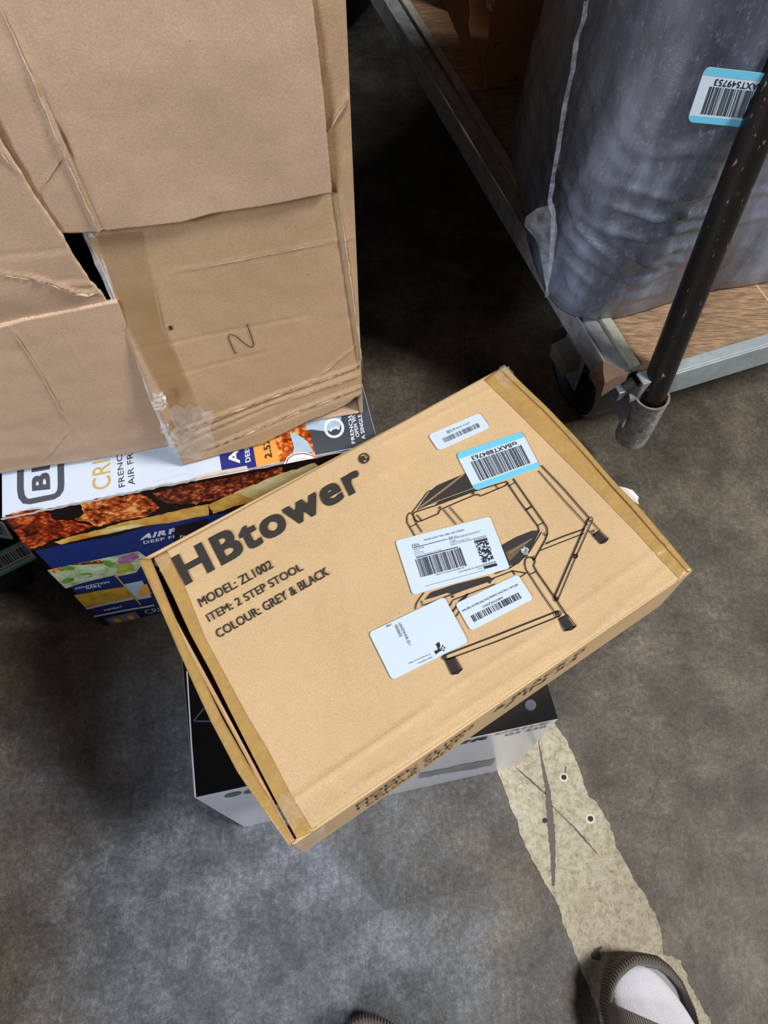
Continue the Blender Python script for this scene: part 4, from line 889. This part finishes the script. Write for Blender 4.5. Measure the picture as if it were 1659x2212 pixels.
V, F, _ = join([C(.035, W_, 0, .004, .190, .240), C(.035, W_, .004, .022, .236, .240), C(.035, W_, .004, .03, .190, .194)]); bevel(obj('front_rail', V, F, steel, ct), .001)
V, F, _ = join([C(0, .004, .03, D_, .190, .238), C(.004, .034, .03, D_, .228, .232), C(.0, .034, .03, D_, .190, .194)]); bevel(obj('side_rail', V, F, mat('worn_grey_rail', (116, 118, 120), rough=.5, metal=.2, scale=55, detail=9, col2=(164, 164, 168), bump=.4, bscale=120), ct), .001)
V, F = C(.034, .050, .035, D_, .222, .2385); bevel(obj('side_strip', V, F, dirty, ct), .001)
V, F, _ = join([C(W_, W_ + .004, 0, D_, .190, .240)]); obj('side_rail', V, F, steel, ct)
V, F, _ = join([C(0, W_, D_, D_ + .004, .190, .240)]); obj('rear_rail', V, F, steel, ct)
V, F, _ = join([C(.06, W_ - .06, y, y + .04, .19, .217) for y in (.25, .8, 1.35)]); obj('cross_member', V, F, steel_dark, ct)
V, F = C(.0, .0035, .30, .95, .238, .2386); obj('lip_highlight', V, F, mat('painted_lip_highlight', (196, 198, 214), rough=.25, metal=.8), ct)  # pale strip painted in for the reflected highlight along the rail edge
V, F = C(.30, .303, .03, .5, .232, .2323); obj('deck_seam', V, F, mat('pale_wood_seam', (190, 160, 124), rough=.8), ct)
# socket
sb = at(1363, 936, .098); sxy = Vector((.403, .686, 0)); sb = Vector((sxy.x, sxy.y, .092)); stp = Vector((sxy.x, sxy.y, .203))
V, F = ring_tube(sb, stp, .0262, .0236); o = obj('handle_socket', V, F, mat('weathered_socket_steel', (92, 96, 104), rough=.42, metal=.25, scale=85, detail=9, col2=(208, 212, 214), bump=.8, bscale=90), ct, smooth=False); bevel(o, .0012, 2, 40)
V, F = ring_tube(stp - up * .0012, stp + up * .0012, .0268, .0232); obj('socket_rim', V, F, mat('rusty_rim', (122, 88, 70), rough=.7, scale=90, col2=(150, 140, 132)), ct)
V, F = tube([sb + up * .001, sb + up * .004], .0236, 24); obj('socket_floor', V, F, rubber, ct)
# gusset plate between rail and socket
g = [cW(735, 1020), cW(945, 895), cW(1055, 1115), cW(900, 1465)]
nn = Vector((-.72, -.52, .45)).normalized()
gp = [on_plane(p[0], p[1], Vector((.3715, .664, .156)), nn) for p in g]
V, F = slab([p - nn * .007 for p in gp][::-1], [p for p in gp][::-1]); bevel(obj('gusset_plate', V, F, mat('scuffed_blue_grey_plate', (120, 126, 140), rough=.5, scale=80, detail=9, col2=(150, 156, 168)), ct), .0015)
V, F = C(.010, .044, .012, .036, .192, .212); bevel(obj('corner_bracket', V, F, steel_dark, ct), .002)
V, F = tube([CO + cx * .028 + cy * .012 + up * .20, CO + cx * .058 + cy * .006 + up * .205], .011, 16); obj('corner_roller', V, F, steel, ct)
# handle pole
pipe = bpy.data.materials.new('chipped_black_pipe'); pipe.use_nodes = True; nt = pipe.node_tree; b = nt.nodes['Principled BSDF']; b.inputs['Roughness'].default_value = .36; b.inputs['Metallic'].default_value = .25
tcn = nt.nodes.new('ShaderNodeTexCoord'); mp = nt.nodes.new('ShaderNodeMapping'); mp.inputs['Scale'].default_value = (1, 1, .25); nt.links.new(tcn.outputs['Object'], mp.inputs[0])
n1 = nt.nodes.new('ShaderNodeTexNoise'); n1.inputs['Scale'].default_value = 170; n1.inputs['Detail'].default_value = 5; nt.links.new(mp.outputs[0], n1.inputs['Vector'])
n2 = nt.nodes.new('ShaderNodeTexNoise'); n2.inputs['Scale'].default_value = 22; n2.inputs['Detail'].default_value = 8; nt.links.new(tcn.outputs['Object'], n2.inputs['Vector'])
r1 = nt.nodes.new('ShaderNodeValToRGB'); e = r1.color_ramp.elements; e[0].position = .65; e[0].color = (*lin((30, 27, 25)), 1); e[1].position = .72; e[1].color = (*lin((150, 142, 134)), 1); nt.links.new(n1.outputs['Fac'], r1.inputs[0])
r2 = nt.nodes.new('ShaderNodeValToRGB'); e = r2.color_ramp.elements; e[0].position = .61; e[0].color = (0, 0, 0, 1); e[1].position = .71; e[1].color = (.7, .7, .7, 1); nt.links.new(n2.outputs['Fac'], r2.inputs[0])
mxn = nt.nodes.new('ShaderNodeMix'); mxn.data_type = 'RGBA'; nt.links.new(r2.outputs[0], mxn.inputs[0]); nt.links.new(r1.outputs[0], mxn.inputs[6]); mxn.inputs[7].default_value = (*lin((96, 66, 46)), 1); nt.links.new(mxn.outputs[2], b.inputs['Base Color'])
p0 = Vector((.4025, .6865, .097)); p1 = Vector((.429, .80, .595)); dpp = (p1 - Vector((.4035, .688, .203))).normalized()
pb = Vector((.4035, .688, .203)); V, F = tube([pb - dpp * .02, pb, pb + dpp * .3, pb + dpp * .6, pb + dpp * .95], .0202, 32); o = obj('handle_pole', V, F, pipe, ct, smooth=True)
# caster
wc = Vector((.352, .833, .084)); wx = cx
def wheel(c, ax_, r, hw, n=48):
    a_ = up; b_ = ax_.cross(a_); V = []; prof = [(-hw, r * .80), (-hw, r * .93), (-hw * .7, r), (hw * .7, r), (hw, r * .93), (hw, r * .80), (hw * .6, r * .74), (hw * .6, r * .3), (-hw * .6, r * .3), (-hw * .6, r * .74)]
    for (x, q) in prof:
        for i in range(n):
            t = 2 * math.pi * i / n; V.append(c + ax_ * x + (a_ * math.cos(t) + b_ * math.sin(t)) * q)
    K = len(prof); F = [(k * n + i, k * n + (i + 1) % n, ((k + 1) % K) * n + (i + 1) % n, ((k + 1) % K) * n + i) for k in range(K) for i in range(n)]
    M = [1 if k in (1, 2, 3) else 0 for k in range(K) for i in range(n)]; return V, F, M
wheels = [(wc, 'c')] + [(CO + cx * (W_ - .1) + cy * .2 + up * .084, 'd'), (CO + cx * .06 + cy * 1.6 + up * .084, 'e'), (CO + cx * (W_ - .1) + cy * 1.6 + up * .084, 'f')]
for c_, _k in wheels:
    V, F, M = wheel(c_, cx, .084, .029); cs = obj('caster_wheel', V, F, rubber, ct, mats=[tread], fmat=M, smooth=False)
    V, F = tube([c_ - cx * .034, c_ + cx * .034], .008, 16); obj('axle', V, F, steel_dark, cs)
    hx = [obox(c_, cx, cy, up, sx * .038 - .002, sx * .038 + .002, -.032, .032, -.01, .098) for sx in (-1, 1)] + [obox(c_, cx, cy, up, -.040, .040, -.045, .045, .096, .103)]
    V, F, _ = join(hx); bevel(obj('caster_fork', V, F, steel_dark, ct), .001)
q = [at(*p, .15) for p in ((1192, 742), (1232, 722), (1276, 765), (1222, 790))]
V, F = slab([p - up * .03 for p in q][::-1], q[::-1]); bevel(obj('brake_bracket', V, F, mat('grimy_steel', (78, 76, 68), rough=.7, var=.2, scale=40), ct), .002)
V, F = tube([at(1212, 775, .14), at(1222, 772, .14)], .007, 12); obj('brake_bolt', V, F, dirty, ct)
# folded cardboard scrap on the caster
sc_ = thing('cardboard_scrap', 'small crushed brown cardboard scrap caught at the cart corner', 'scrap', at(1315, 815, .235))
def scrap(pts, z, name='folded_piece'):
    P = [at(p[0], p[1], z + p[2]) for p in pts]; F = []
    return P
P = [at(*cW(515, 800), .236), at(*cW(680, 660), .246), at(*cW(985, 815), .244), at(*cW(840, 850), .262), at(*cW(665, 1060), .236), at(*cW(700, 930), .264), at(*cW(960, 870), .236), at(*cW(680, 780), .262)]
Fs = [(0, 1, 7), (0, 7, 5), (0, 5, 4), (7, 3, 5), (1, 2, 3, 7), (5, 3, 4), (3, 2, 6), (3, 6, 4)]
Vb = P + [p - up * .006 for p in P]; Fb = Fs + [tuple(i + 8 for i in reversed(f)) for f in Fs] + [(0, 8, 9, 1), (1, 9, 10, 2), (2, 10, 14, 6), (6, 14, 12, 4), (4, 12, 8, 0)]
obj('folded_piece', Vb, Fb, cardboard('dull_brown_board', (122, 100, 84)), sc_)

# ------------------------------------------------------------------ plastic wrapped roll of bedding on the cart
foot_px = [(1128, 470), (1134, 520), (1152, 580), (1180, 642), (1206, 672), (1236, 688), (1290, 694), (1345, 690), (1410, 672), (1480, 647), (1560, 628), (1659, 612), (1800, 590)]
ftp = [at(x, y, .236) for x, y in foot_px]; ftp += [ftp[-1] + Vector((.06, .10, 0)), ftp[-1] + Vector((.03, .42, 0)), ftp[0] + Vector((.30, .36, 0)), ftp[0] + Vector((.03, .30, 0)), ftp[0] + Vector((-.012, .16, 0))]
# resample ring
def resample(P, n):
    P = P + [P[0]]; L_ = [0]
    for a_, b_ in zip(P, P[1:]): L_.append(L_[-1] + (b_ - a_).length)
    out = []
    for k in range(n):
        s = L_[-1] * k / n; i = max(j for j in range(len(P) - 1) if L_[j] <= s); t = (s - L_[i]) / (L_[i + 1] - L_[i]); out.append(P[i].lerp(P[i + 1], t))
    return out
NR, NZ = 300, 130
ring = resample(ftp, NR)
for _ in range(1): ring = [(ring[k - 1] + ring[k] * 2 + ring[(k + 1) % NR]) / 4 for k in range(NR)]
cen = sum(ring, Vector()) / NR; V = []; HZ = .56
for j in range(NZ + 1):
    t = j / NZ; z = .2365 + HZ * t
    bot = 1 - .012 * (1 - sm01(t / .04)); topc = 1 - .35 * sm01((t - .90) / .10) ** 2
    for k in range(NR):
        p = ring[k]; n_ = (ring[(k + 1) % NR] - ring[k - 1]); n_ = Vector((n_.y, -n_.x, 0)).normalized()
        s = k / NR
        d = .012 * noise.noise(Vector((p.x * 5, p.y * 5, z * 3))) + .005 * noise.noise(Vector((p.x * 16, p.y * 16, z * 7)))
        rg = abs(noise.noise(Vector((p.x * 11 + 3, p.y * 11, z * 34 + p.x * 14)))); low = math.exp(-((z - .40) / .11) ** 2) * math.exp(-((p.x - .36) / .13) ** 2)
        d += .0095 * low * (1 - 3 * min(rg, .33)) + .0012 * noise.noise(Vector((p.x * 60, p.y * 60, z * 26)))
        d += .0022 * (1 - min(1, 6 * abs(noise.noise(Vector((p.x * 7, p.y * 9, z * 12 + 40))))))
        q = cen + (p - cen) * bot * topc; V.append(Vector((q.x, q.y, z)) + n_ * d * min(1, .2 + t * 12) + Vector((.040, .0, 0)) * t)
F = [(j * NR + k, j * NR + (k + 1) % NR, (j + 1) * NR + (k + 1) % NR, (j + 1) * NR + k) for j in range(NZ) for k in range(NR)]
V.append(cen + Vector((0, 0, 0)) * 0 + up * 0); V[-1] = Vector((cen.x, cen.y, .2365 + HZ + .01)); F += [(NZ * NR + k, NZ * NR + (k + 1) % NR, len(V) - 1) for k in range(NR)]
V.append(Vector((cen.x, cen.y, .2365))); F += [((k + 1) % NR, k, len(V) - 1) for k in range(NR)]
wr = bpy.data.materials.new('plastic_over_slate_fabric'); wr.use_nodes = True; nt = wr.node_tree; b = nt.nodes['Principled BSDF']
b.inputs['Roughness'].default_value = .42; b.inputs['Specular IOR Level'].default_value = .7; b.inputs['Coat Weight'].default_value = 1.; b.inputs['Coat Roughness'].default_value = .17
tcn = nt.nodes.new('ShaderNodeTexCoord')
def nz(sc, det, ro=.6, st=None):
    n = nt.nodes.new('ShaderNodeTexNoise'); n.inputs['Scale'].default_value = sc; n.inputs['Detail'].default_value = det; n.inputs['Roughness'].default_value = ro
    if st:
        m_ = nt.nodes.new('ShaderNodeMapping'); m_.inputs['Scale'].default_value = st; nt.links.new(tcn.outputs['Object'], m_.inputs[0]); nt.links.new(m_.outputs[0], n.inputs['Vector'])
    else: nt.links.new(tcn.outputs['Object'], n.inputs['Vector'])
    return n.outputs['Fac']
r1 = nt.nodes.new('ShaderNodeValToRGB'); e = r1.color_ramp.elements; e[0].position = .32; e[0].color = (*lin((52, 54, 66)), 1); e[1].position = .68; e[1].color = (*lin((130, 138, 156)), 1); x_ = e.new(.5); x_.color = (*lin((90, 96, 110)), 1)
nt.links.new(nz(6, 8, .66, (1.9, 1.9, .45)), r1.inputs[0]); 
r2 = nt.nodes.new('ShaderNodeValToRGB'); e = r2.color_ramp.elements; e[0].position = .54; e[0].color = (0, 0, 0, 1); e[1].position = .74; e[1].color = (.42, .42, .42, 1); nt.links.new(nz(150, 6, .85, (1, 1, .5)), r2.inputs[0])
mxn = nt.nodes.new('ShaderNodeMix'); mxn.data_type = 'RGBA'; nt.links.new(r2.outputs[0], mxn.inputs[0]); nt.links.new(r1.outputs[0], mxn.inputs[6]); mxn.inputs[7].default_value = (*lin((190, 200, 220)), 1)
nt.links.new(mxn.outputs[2], b.inputs['Base Color'])
bp1 = nt.nodes.new('ShaderNodeBump'); bp1.inputs['Strength'].default_value = .8; bp1.inputs['Distance'].default_value = .004; nt.links.new(nz(55, 6, .75), bp1.inputs['Height'])
nt.links.new(bp1.outputs[0], b.inputs['Coat Normal'])
bp2 = nt.nodes.new('ShaderNodeBump'); bp2.inputs['Strength'].default_value = .3; bp2.inputs['Distance'].default_value = .003; nt.links.new(nz(30, 5, .7), bp2.inputs['Height']); nt.links.new(bp2.outputs[0], b.inputs['Normal'])
wrap = thing('wrapped_bedding_roll', 'bulky slate-grey bedding bundle sealed in clear plastic, standing on the wooden cart deck', 'bundle', (cen.x, cen.y, .2365))
obj('bundle', V, F, wr, wrap, smooth=True)
# loose seam of film down the front left edge, loose corner flap
filmc = film('loose_film', (.80, .84, .92), .30, .15, .7, 50)
seam_px = [(1268, 0), (1262, 40), (1245, 90), (1238, 150), (1220, 230), (1208, 310), (1196, 380), (1188, 430), (1196, 460), (1194, 520), (1190, 570), (1182, 640)]
def bag_depth(t): return at(1182, 640, .236).lerp(Vector((.30, .80, .78)), t)
def edge_pt(px, py):
    n_ = Vector((-.75, -.66, 0)).normalized(); return on_plane(px, py, Vector((.258, .862, 0)) + n_ * .012, n_)
V, F = [], []; pts = []
for a_, b_ in zip(seam_px, seam_px[1:]):
    for i in range(8): pts.append(lerp2(a_, b_, i / 8))
pts.append(seam_px[-1])
for k, p in enumerate(pts):
    w_ = 4.5 + 3 * noise.noise(Vector((k * .2, 1, 1)))
    for j in (-1, 0, 1): V.append(edge_pt(p[0] + j * w_, p[1]) + Vector((-.004, -.004, 0)) * (1 if j == 0 else 0))
F = [(k * 3 + j, (k + 1) * 3 + j, (k + 1) * 3 + j + 1, k * 3 + j + 1) for k in range(len(pts) - 1) for j in range(2)]
obj('film_seam', V, F, film('film_seam', (.80, .84, .95), .5, .2, .8, 120), wrap)
def filmpoly(px, n_, P0, name, m=filmc):
    V = [on_plane(x, y, P0, n_) for x, y in px]; c_ = sum(V, Vector()) / len(V) + n_ * .006; V.append(c_); k = len(px); obj(name, V, [(i, (i + 1) % k, k) for i in range(k)], m, wrap)
n_ = Vector((-.75, -.66, 0)).normalized()
filmpoly([(1197, 440), (1160, 450), (1136, 468), (1132, 487), (1150, 500), (1163, 535), (1175, 600), (1182, 640), (1196, 560), (1204, 500)], n_, Vector((.258, .862, 0)) + n_ * .016, 'loose_film_corner')
# inventory label on the bundle
fn = Vector(((ftp[11] - ftp[7]).y, -(ftp[11] - ftp[7]).x, 0)).normalized()
sfw = Surf(Vector((ftp[9].x, ftp[9].y, 0)) + fn * .022, fn)
L = Lab(sfw, 'inventory_sticker', (1484, 263), (1650, 279), (1690, 163), (1524, 144), wrap, 'white barcode sticker with cyan edges', rad=.07, lift=.001)
put('label_border', [L.band(.86, 1.), L.band(0., .13)], label_blue, L.o)
put('barcode', L.bars(.13, .17, .92, .68, 44, 12), bar_ink, L.o); put('label_text', [L.text('tsBAXT549753', .17, .70, .88, .82, .02, True)], bar_ink, L.o)

# ------------------------------------------------------------------ torn carton standing on the cart
tc_ = thing('torn_carton', 'torn open brown carton standing on the far part of the cart deck', 'box', Vector((.24, 1.45, .233)))
K0 = at(1040, 196, .233); K1 = at(1166, 182, .233); kd = (K1 - K0); kd.z = 0; kd.normalize(); kn = Vector((kd.y, -kd.x, 0)); kb_ = -kn
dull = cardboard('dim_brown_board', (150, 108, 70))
def KP(u_, z_, o_=0): return Vector((K0.x, K0.y, 0)) + kd * u_ + up * z_ + kn * o_
def kuz(px, py):
    p = on_plane(px, py, KP(0, 0), kn) - Vector((K0.x, K0.y, 0)); return p.dot(kd), p.z
def kpanel(px, name, th=.004, off=0., lab=None):
    uzs = [kuz(*p) for p in px]; V, F = slab([KP(u_, z_, off - th) for u_, z_ in uzs][::-1], [KP(u_, z_, off) for u_, z_ in uzs][::-1]); return obj(name, V, F, dull, tc_, label=lab)
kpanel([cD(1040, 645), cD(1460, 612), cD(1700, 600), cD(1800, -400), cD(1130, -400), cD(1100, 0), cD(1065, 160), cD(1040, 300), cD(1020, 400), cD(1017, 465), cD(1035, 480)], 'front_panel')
# left panel: runs back along the deck, torn front edge
kq = [(1000, 655), (965, 600), (720, 0), (560, -400), (870, -400), (890, 0), (905, 80), (893, 170), (905, 270), (940, 300), (955, 345), (935, 385), (975, 400), (985, 460), (1003, 560)]
KL0 = at(*cD(1000, 650), .233); ln_ = Vector((-.55, -.83, 0)).normalized()
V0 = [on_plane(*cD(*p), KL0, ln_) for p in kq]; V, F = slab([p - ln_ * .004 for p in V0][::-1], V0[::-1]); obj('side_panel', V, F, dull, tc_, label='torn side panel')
V, F, _ = join([obox(Vector((K0.x, K0.y, 0)), kd, kb_, up, .0, .34, .25, .255, .233, .80), obox(Vector((K0.x, K0.y, 0)), kd, kb_, up, .335, .34, .0, .25, .233, .80), obox(Vector((K0.x, K0.y, 0)), kd, kb_, up, .0, .335, .0, .25, .233, .237)])
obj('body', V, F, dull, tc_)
put('cut_marks', [(lambda P: ([p + kn * .0006 for p in P], [(0, 1, 2, 3)]))([KP(*kuz(*cD(*p))) for p in q]) for q in (((1083, 350), (1092, 348), (1100, 318), (1092, 310)), ((1095, 310), (1140, 304), (1140, 309), (1100, 315)), ((1270, 296), (1310, 292), (1310, 297), (1270, 301)), ((1304, 297), (1310, 297), (1306, 330), (1300, 330)), ((1245, 540), (1251, 540), (1243, 575), (1237, 575)), ((1200, 570), (1240, 568), (1240, 574), (1200, 576)))], ink_line, tc_)
# pale crumpled plastic inside
crumple(cD(1075, 30), 14, 'plastic_lining', tc_, silver, Surf(KP(0, 0, -.03), kn), sd=41, amp=.02, lift=0)

# ------------------------------------------------------------------ black bin at the back, behind the brown carton
bn = at(752, 90, 0); bin_ = thing('waste_bin', 'black rounded bin in shadow behind the tall brown carton', 'bin', (bn.x - .14, bn.y + .10, 0))
V, F = tube([Vector((bn.x - .14, bn.y + .10, z)) for z in (0, .03, .3, .34)], [.13, .15, .17, .165], 36); obj('body', V, F, rubber, bin_, smooth=False)
V, F = ring_tube(Vector((bn.x - .14, bn.y + .10, .335)), Vector((bn.x - .14, bn.y + .10, .35)), .175, .155, 36); obj('rim', V, F, rubber, bin_)

# ------------------------------------------------------------------ unseen carton added left of the frame to shade the floor's left edge
lc = thing('shade_carton', 'unseen plain brown carton added left of the frame to shade the floor', 'box', (-.93, -.22, 0))
lq_ = [Vector((-1.16, -.58, 0)), Vector((-.70, -.56, 0)), Vector((-.72, .12, 0)), Vector((-1.18, .10, 0))]
V, F = quadbox(lq_, 0, .60); bevel(obj('body', V, F, kraft_pink, lc), .003)
for k_ in (0, 1):
    a_, b_, c_, d_ = lq_; m0 = a_.lerp(d_, .497 + .006 * k_); m1 = b_.lerp(c_, .497 + .006 * k_); qd = [a_, b_, m1, m0] if k_ == 0 else [m0, m1, c_, d_]
    V, F = quadbox([p + Vector((0, 0, 0)) for p in qd], .6005, .6045); bevel(obj('flap', V, F, kraft_pink, lc), .001)
V, F = quadbox([lq_[0].lerp(lq_[3], .46), lq_[1].lerp(lq_[2], .46), lq_[1].lerp(lq_[2], .54), lq_[0].lerp(lq_[3], .54)], .6047, .6052); obj('packing_tape', V, F, tape_tan, lc)

# ------------------------------------------------------------------ person in grey ribbed slides and white socks
pr = thing('person', 'person standing at the bottom edge in grey ribbed slides and white socks', 'person', (.17, -.33, 0))
slide_m = mat('taupe_foam_rubber', (104, 96, 88), rough=.6, var=.06, scale=40, bump=.1, bscale=300)
foot_m = mat('grey_footbed', (142, 142, 142), rough=.55, var=.05, scale=60)
sock_m = mat('white_knit_sock', (226, 226, 234), rough=.95, var=.05, scale=120, bump=.45, bscale=700)
trouser = mat('dark_trousers', (44, 42, 46), rough=.9, var=.1, scale=60, bump=.4, bscale=300)
def make_foot(toe, head, mirror=1, Ls=.285):
    ax = Vector((math.cos(head), math.sin(head), 0)); sd = Vector((ax.y, -ax.x, 0)) * mirror       # sd: to the little toe side
    O = Vector((toe.x, toe.y, 0)) - ax * Ls
    # outline half widths along length: (t, inner, outer)
    prof = [(0, .001, .001), (.02, .020, .020), (.08, .034, .034), (.2, .041, .041), (.4, .041, .042), (.6, .049, .049), (.75, .054, .053), (.85, .051, .050), (.92, .042, .040), (.965, .029, .029), (.99, .014, .013), (1., .001, .001)]
    N = 60; ring = []
    def hw(t, i): return pw([(p[0], p[i]) for p in prof], t)
    ts = [.5 - .5 * math.cos(math.pi * k / N) for k in range(N + 1)]
    ring = [(t, -hw(t, 1)) for t in ts] + [(t, hw(t, 2)) for t in reversed(ts[1:-1])]
    def G(t, s, z): return O + ax * (t * Ls) + sd * s + up * z
    # sole: stacked rings with rib grooves on the outside
    dn = []
    for a_, b_ in zip(ring, ring[1:] + [ring[0]]):
        A_, B_ = G(*a_, 0), G(*b_, 0); k = max(1, int((B_ - A_).length / .0009))
        for i in range(k): dn.append((lerp(a_[0], b_[0], i / k), lerp(a_[1], b_[1], i / k)))
    V, F = [], []; n = len(dn); lv = [(0.002, .975, 0), (.006, 1.0, 1), (.034, 1.0, 1), (.041, .985, 1), (.0435, .955, 1), (.041, .925, 0), (.030, .90, 0), (.026, .5, 0)]
    for z, k_, rb in lv:
        for i, (t, s) in enumerate(dn):
            g = 1 + (.016 * (1 if (i // 2) % 2 else 0) if rb else 0)
            V.append(G(.5 + (t - .5) * (k_ * g), s * (k_ * g) if abs(k_ - .5) > .01 else s * .5, z + .012 * sm01((t - .8) / .2) * (z > .001)))
    for l in range(len(lv) - 1):
        for i in range(n): F.append((l * n + i, l * n + (i + 1) % n, (l + 1) * n + (i + 1) % n, (l + 1) * n + i))
    F += [tuple(range(n - 1, -1, -1)), tuple((len(lv) - 1) * n + i for i in range(n))]
    if mirror < 0: F = [tuple(reversed(f)) for f in F]
    M = [1 if l >= 5 else 0 for l in range(len(lv) - 1) for i in range(n)] + [0, 1]
    sl = obj('slide_sandal', V, F, slide_m, pr, mats=[foot_m], fmat=M)
    # strap: ribbed arch across the instep
    V, F = [], []; K = 120; T = 12
    for j in range(T + 1):
        for i in range(K + 1):
            a_ = math.pi * i / K; t = lerp(.46, .745, j / T) + .115 * math.cos(a_) * (j / T); hi, ho = hw(t, 1), hw(t, 2)
            wv_ = .0008 if i % 2 else 0; rise = .052 + .014 * (1 - j / T)
            s = (-math.cos(a_) * (hi if a_ < math.pi / 2 else ho)) * 1.0; V.append(G(t, s * (1 + wv_ * 8), .030 + (rise + wv_) * math.sin(a_) ** .75))
    n1 = len(V)
    for j in range(T + 1):
        for i in range(K + 1):
            p = V[j * (K + 1) + i]; V.append(p + (Vector((O.x, O.y, 0)) + ax * ((p - O).dot(ax)) + up * .03 - p).normalized() * .0055)
    q = lambda j, i, s_=0: s_ * n1 + j * (K + 1) + i
    for j in range(T):
        for i in range(K): F += [(q(j, i), q(j, i + 1), q(j + 1, i + 1), q(j + 1, i)), (q(j, i, 1), q(j + 1, i, 1), q(j + 1, i + 1, 1), q(j, i + 1, 1))]
    for i in range(K): F += [(q(T, i), q(T, i + 1), q(T, i + 1, 1), q(T, i, 1)), (q(0, i), q(0, i, 1), q(0, i + 1, 1), q(0, i + 1))]
    obj('strap', V, F, slide_m, sl)
    # sock: lofted foot with toe cap, heel and ankle
    st_ = [(.965, .005, .0, .040), (.955, .016, .0, .041), (.93, .026, .0, .043), (.88, .034, .002, .046), (.80, .040, .004, .050), (.70, .043, .004, .056), (.60, .042, .003, .064), (.48, .038, .0, .074), (.36, .034, .0, .088), (.26, .034, 0, .10)]
    V, F = [], []; n = 40; big = -.010
    for k, (t, w_, off, zt) in enumerate(st_):
        zb = .030 + .012 * sm01((t - .8) / .2) * .9; hh = (zt - zb) / 2 + .006
        if k == 0: hh = .004
        for i in range(n):
            a_ = 2 * math.pi * i / n; V.append(G(t, big * sm01((t - .6) / .3) + off + w_ * math.cos(a_), zb + hh + hh * math.sin(a_) * (1 + (.10 * noise.noise(Vector((t * 30, math.cos(a_) * 3, 2)))))))
    for (h_, t, w_, lw) in ((.115, .17, .036, .050), (.15, .155, .036, .042), (.20, .15, .039, .043), (.27, .148, .043, .047)):
        for i in range(n):
            a_ = 2 * math.pi * i / n; V.append(O + ax * (t * Ls) + sd * (w_ * math.cos(a_)) + up * h_ + ax * (lw * math.sin(a_)) + up * (-.02 * (1 - sm01((h_ - .11) / .05)) * -math.sin(a_)))
    tot = len(st_) + 4
    for k in range(tot - 1):
        for i in range(n): F.append((k * n + i, k * n + (i + 1) % n, (k + 1) * n + (i + 1) % n, (k + 1) * n + i))
    F += [tuple(range(n - 1, -1, -1)), tuple((tot - 1) * n + i for i in range(n))]
    so = obj('sock', V, F, sock_m, pr, smooth=True); m_ = so.modifiers.new('s', 'SUBSURF'); m_.levels = 1; m_.render_levels = 2
    return O + ax * (.15 * Ls)
an_r = make_foot(at(1362, 2062, .035), math.radians(104), 1)
an_l = make_foot(at(786, 2194, .035), math.radians(97), -1)
# trousers from the ankles up to the hips, one continuous garment
bm_v = [(.17, -.40, .90), (.27, -.39, .84), (an_r.x - .03, an_r.y + .02, .48), (an_r.x, an_r.y, .19), (.07, -.40, .84), (an_l.x + .02, an_l.y + .02, .48), (an_l.x, an_l.y, .19), (.17, -.40, 1.0)]
edges = [(0, 1), (1, 2), (2, 3), (0, 4), (4, 5), (5, 6), (0, 7)]; rad = [.13, .105, .075, .062, .105, .075, .062, .135]
me = bpy.data.meshes.new('trousers'); off = LOC[pr]; me.from_pydata([tuple(Vector(v) - off) for v in bm_v], edges, []); o = bpy.data.objects.new('trousers', me); S.collection.objects.link(o); o.parent = pr
sk = o.modifiers.new('skin', 'SKIN'); ss = o.modifiers.new('sub', 'SUBSURF'); ss.levels = 2; ss.render_levels = 2
for i, v in enumerate(me.skin_vertices[0].data): v.radius = (rad[i], rad[i]); v.use_root = (i == 0)
me.materials.append(trouser)
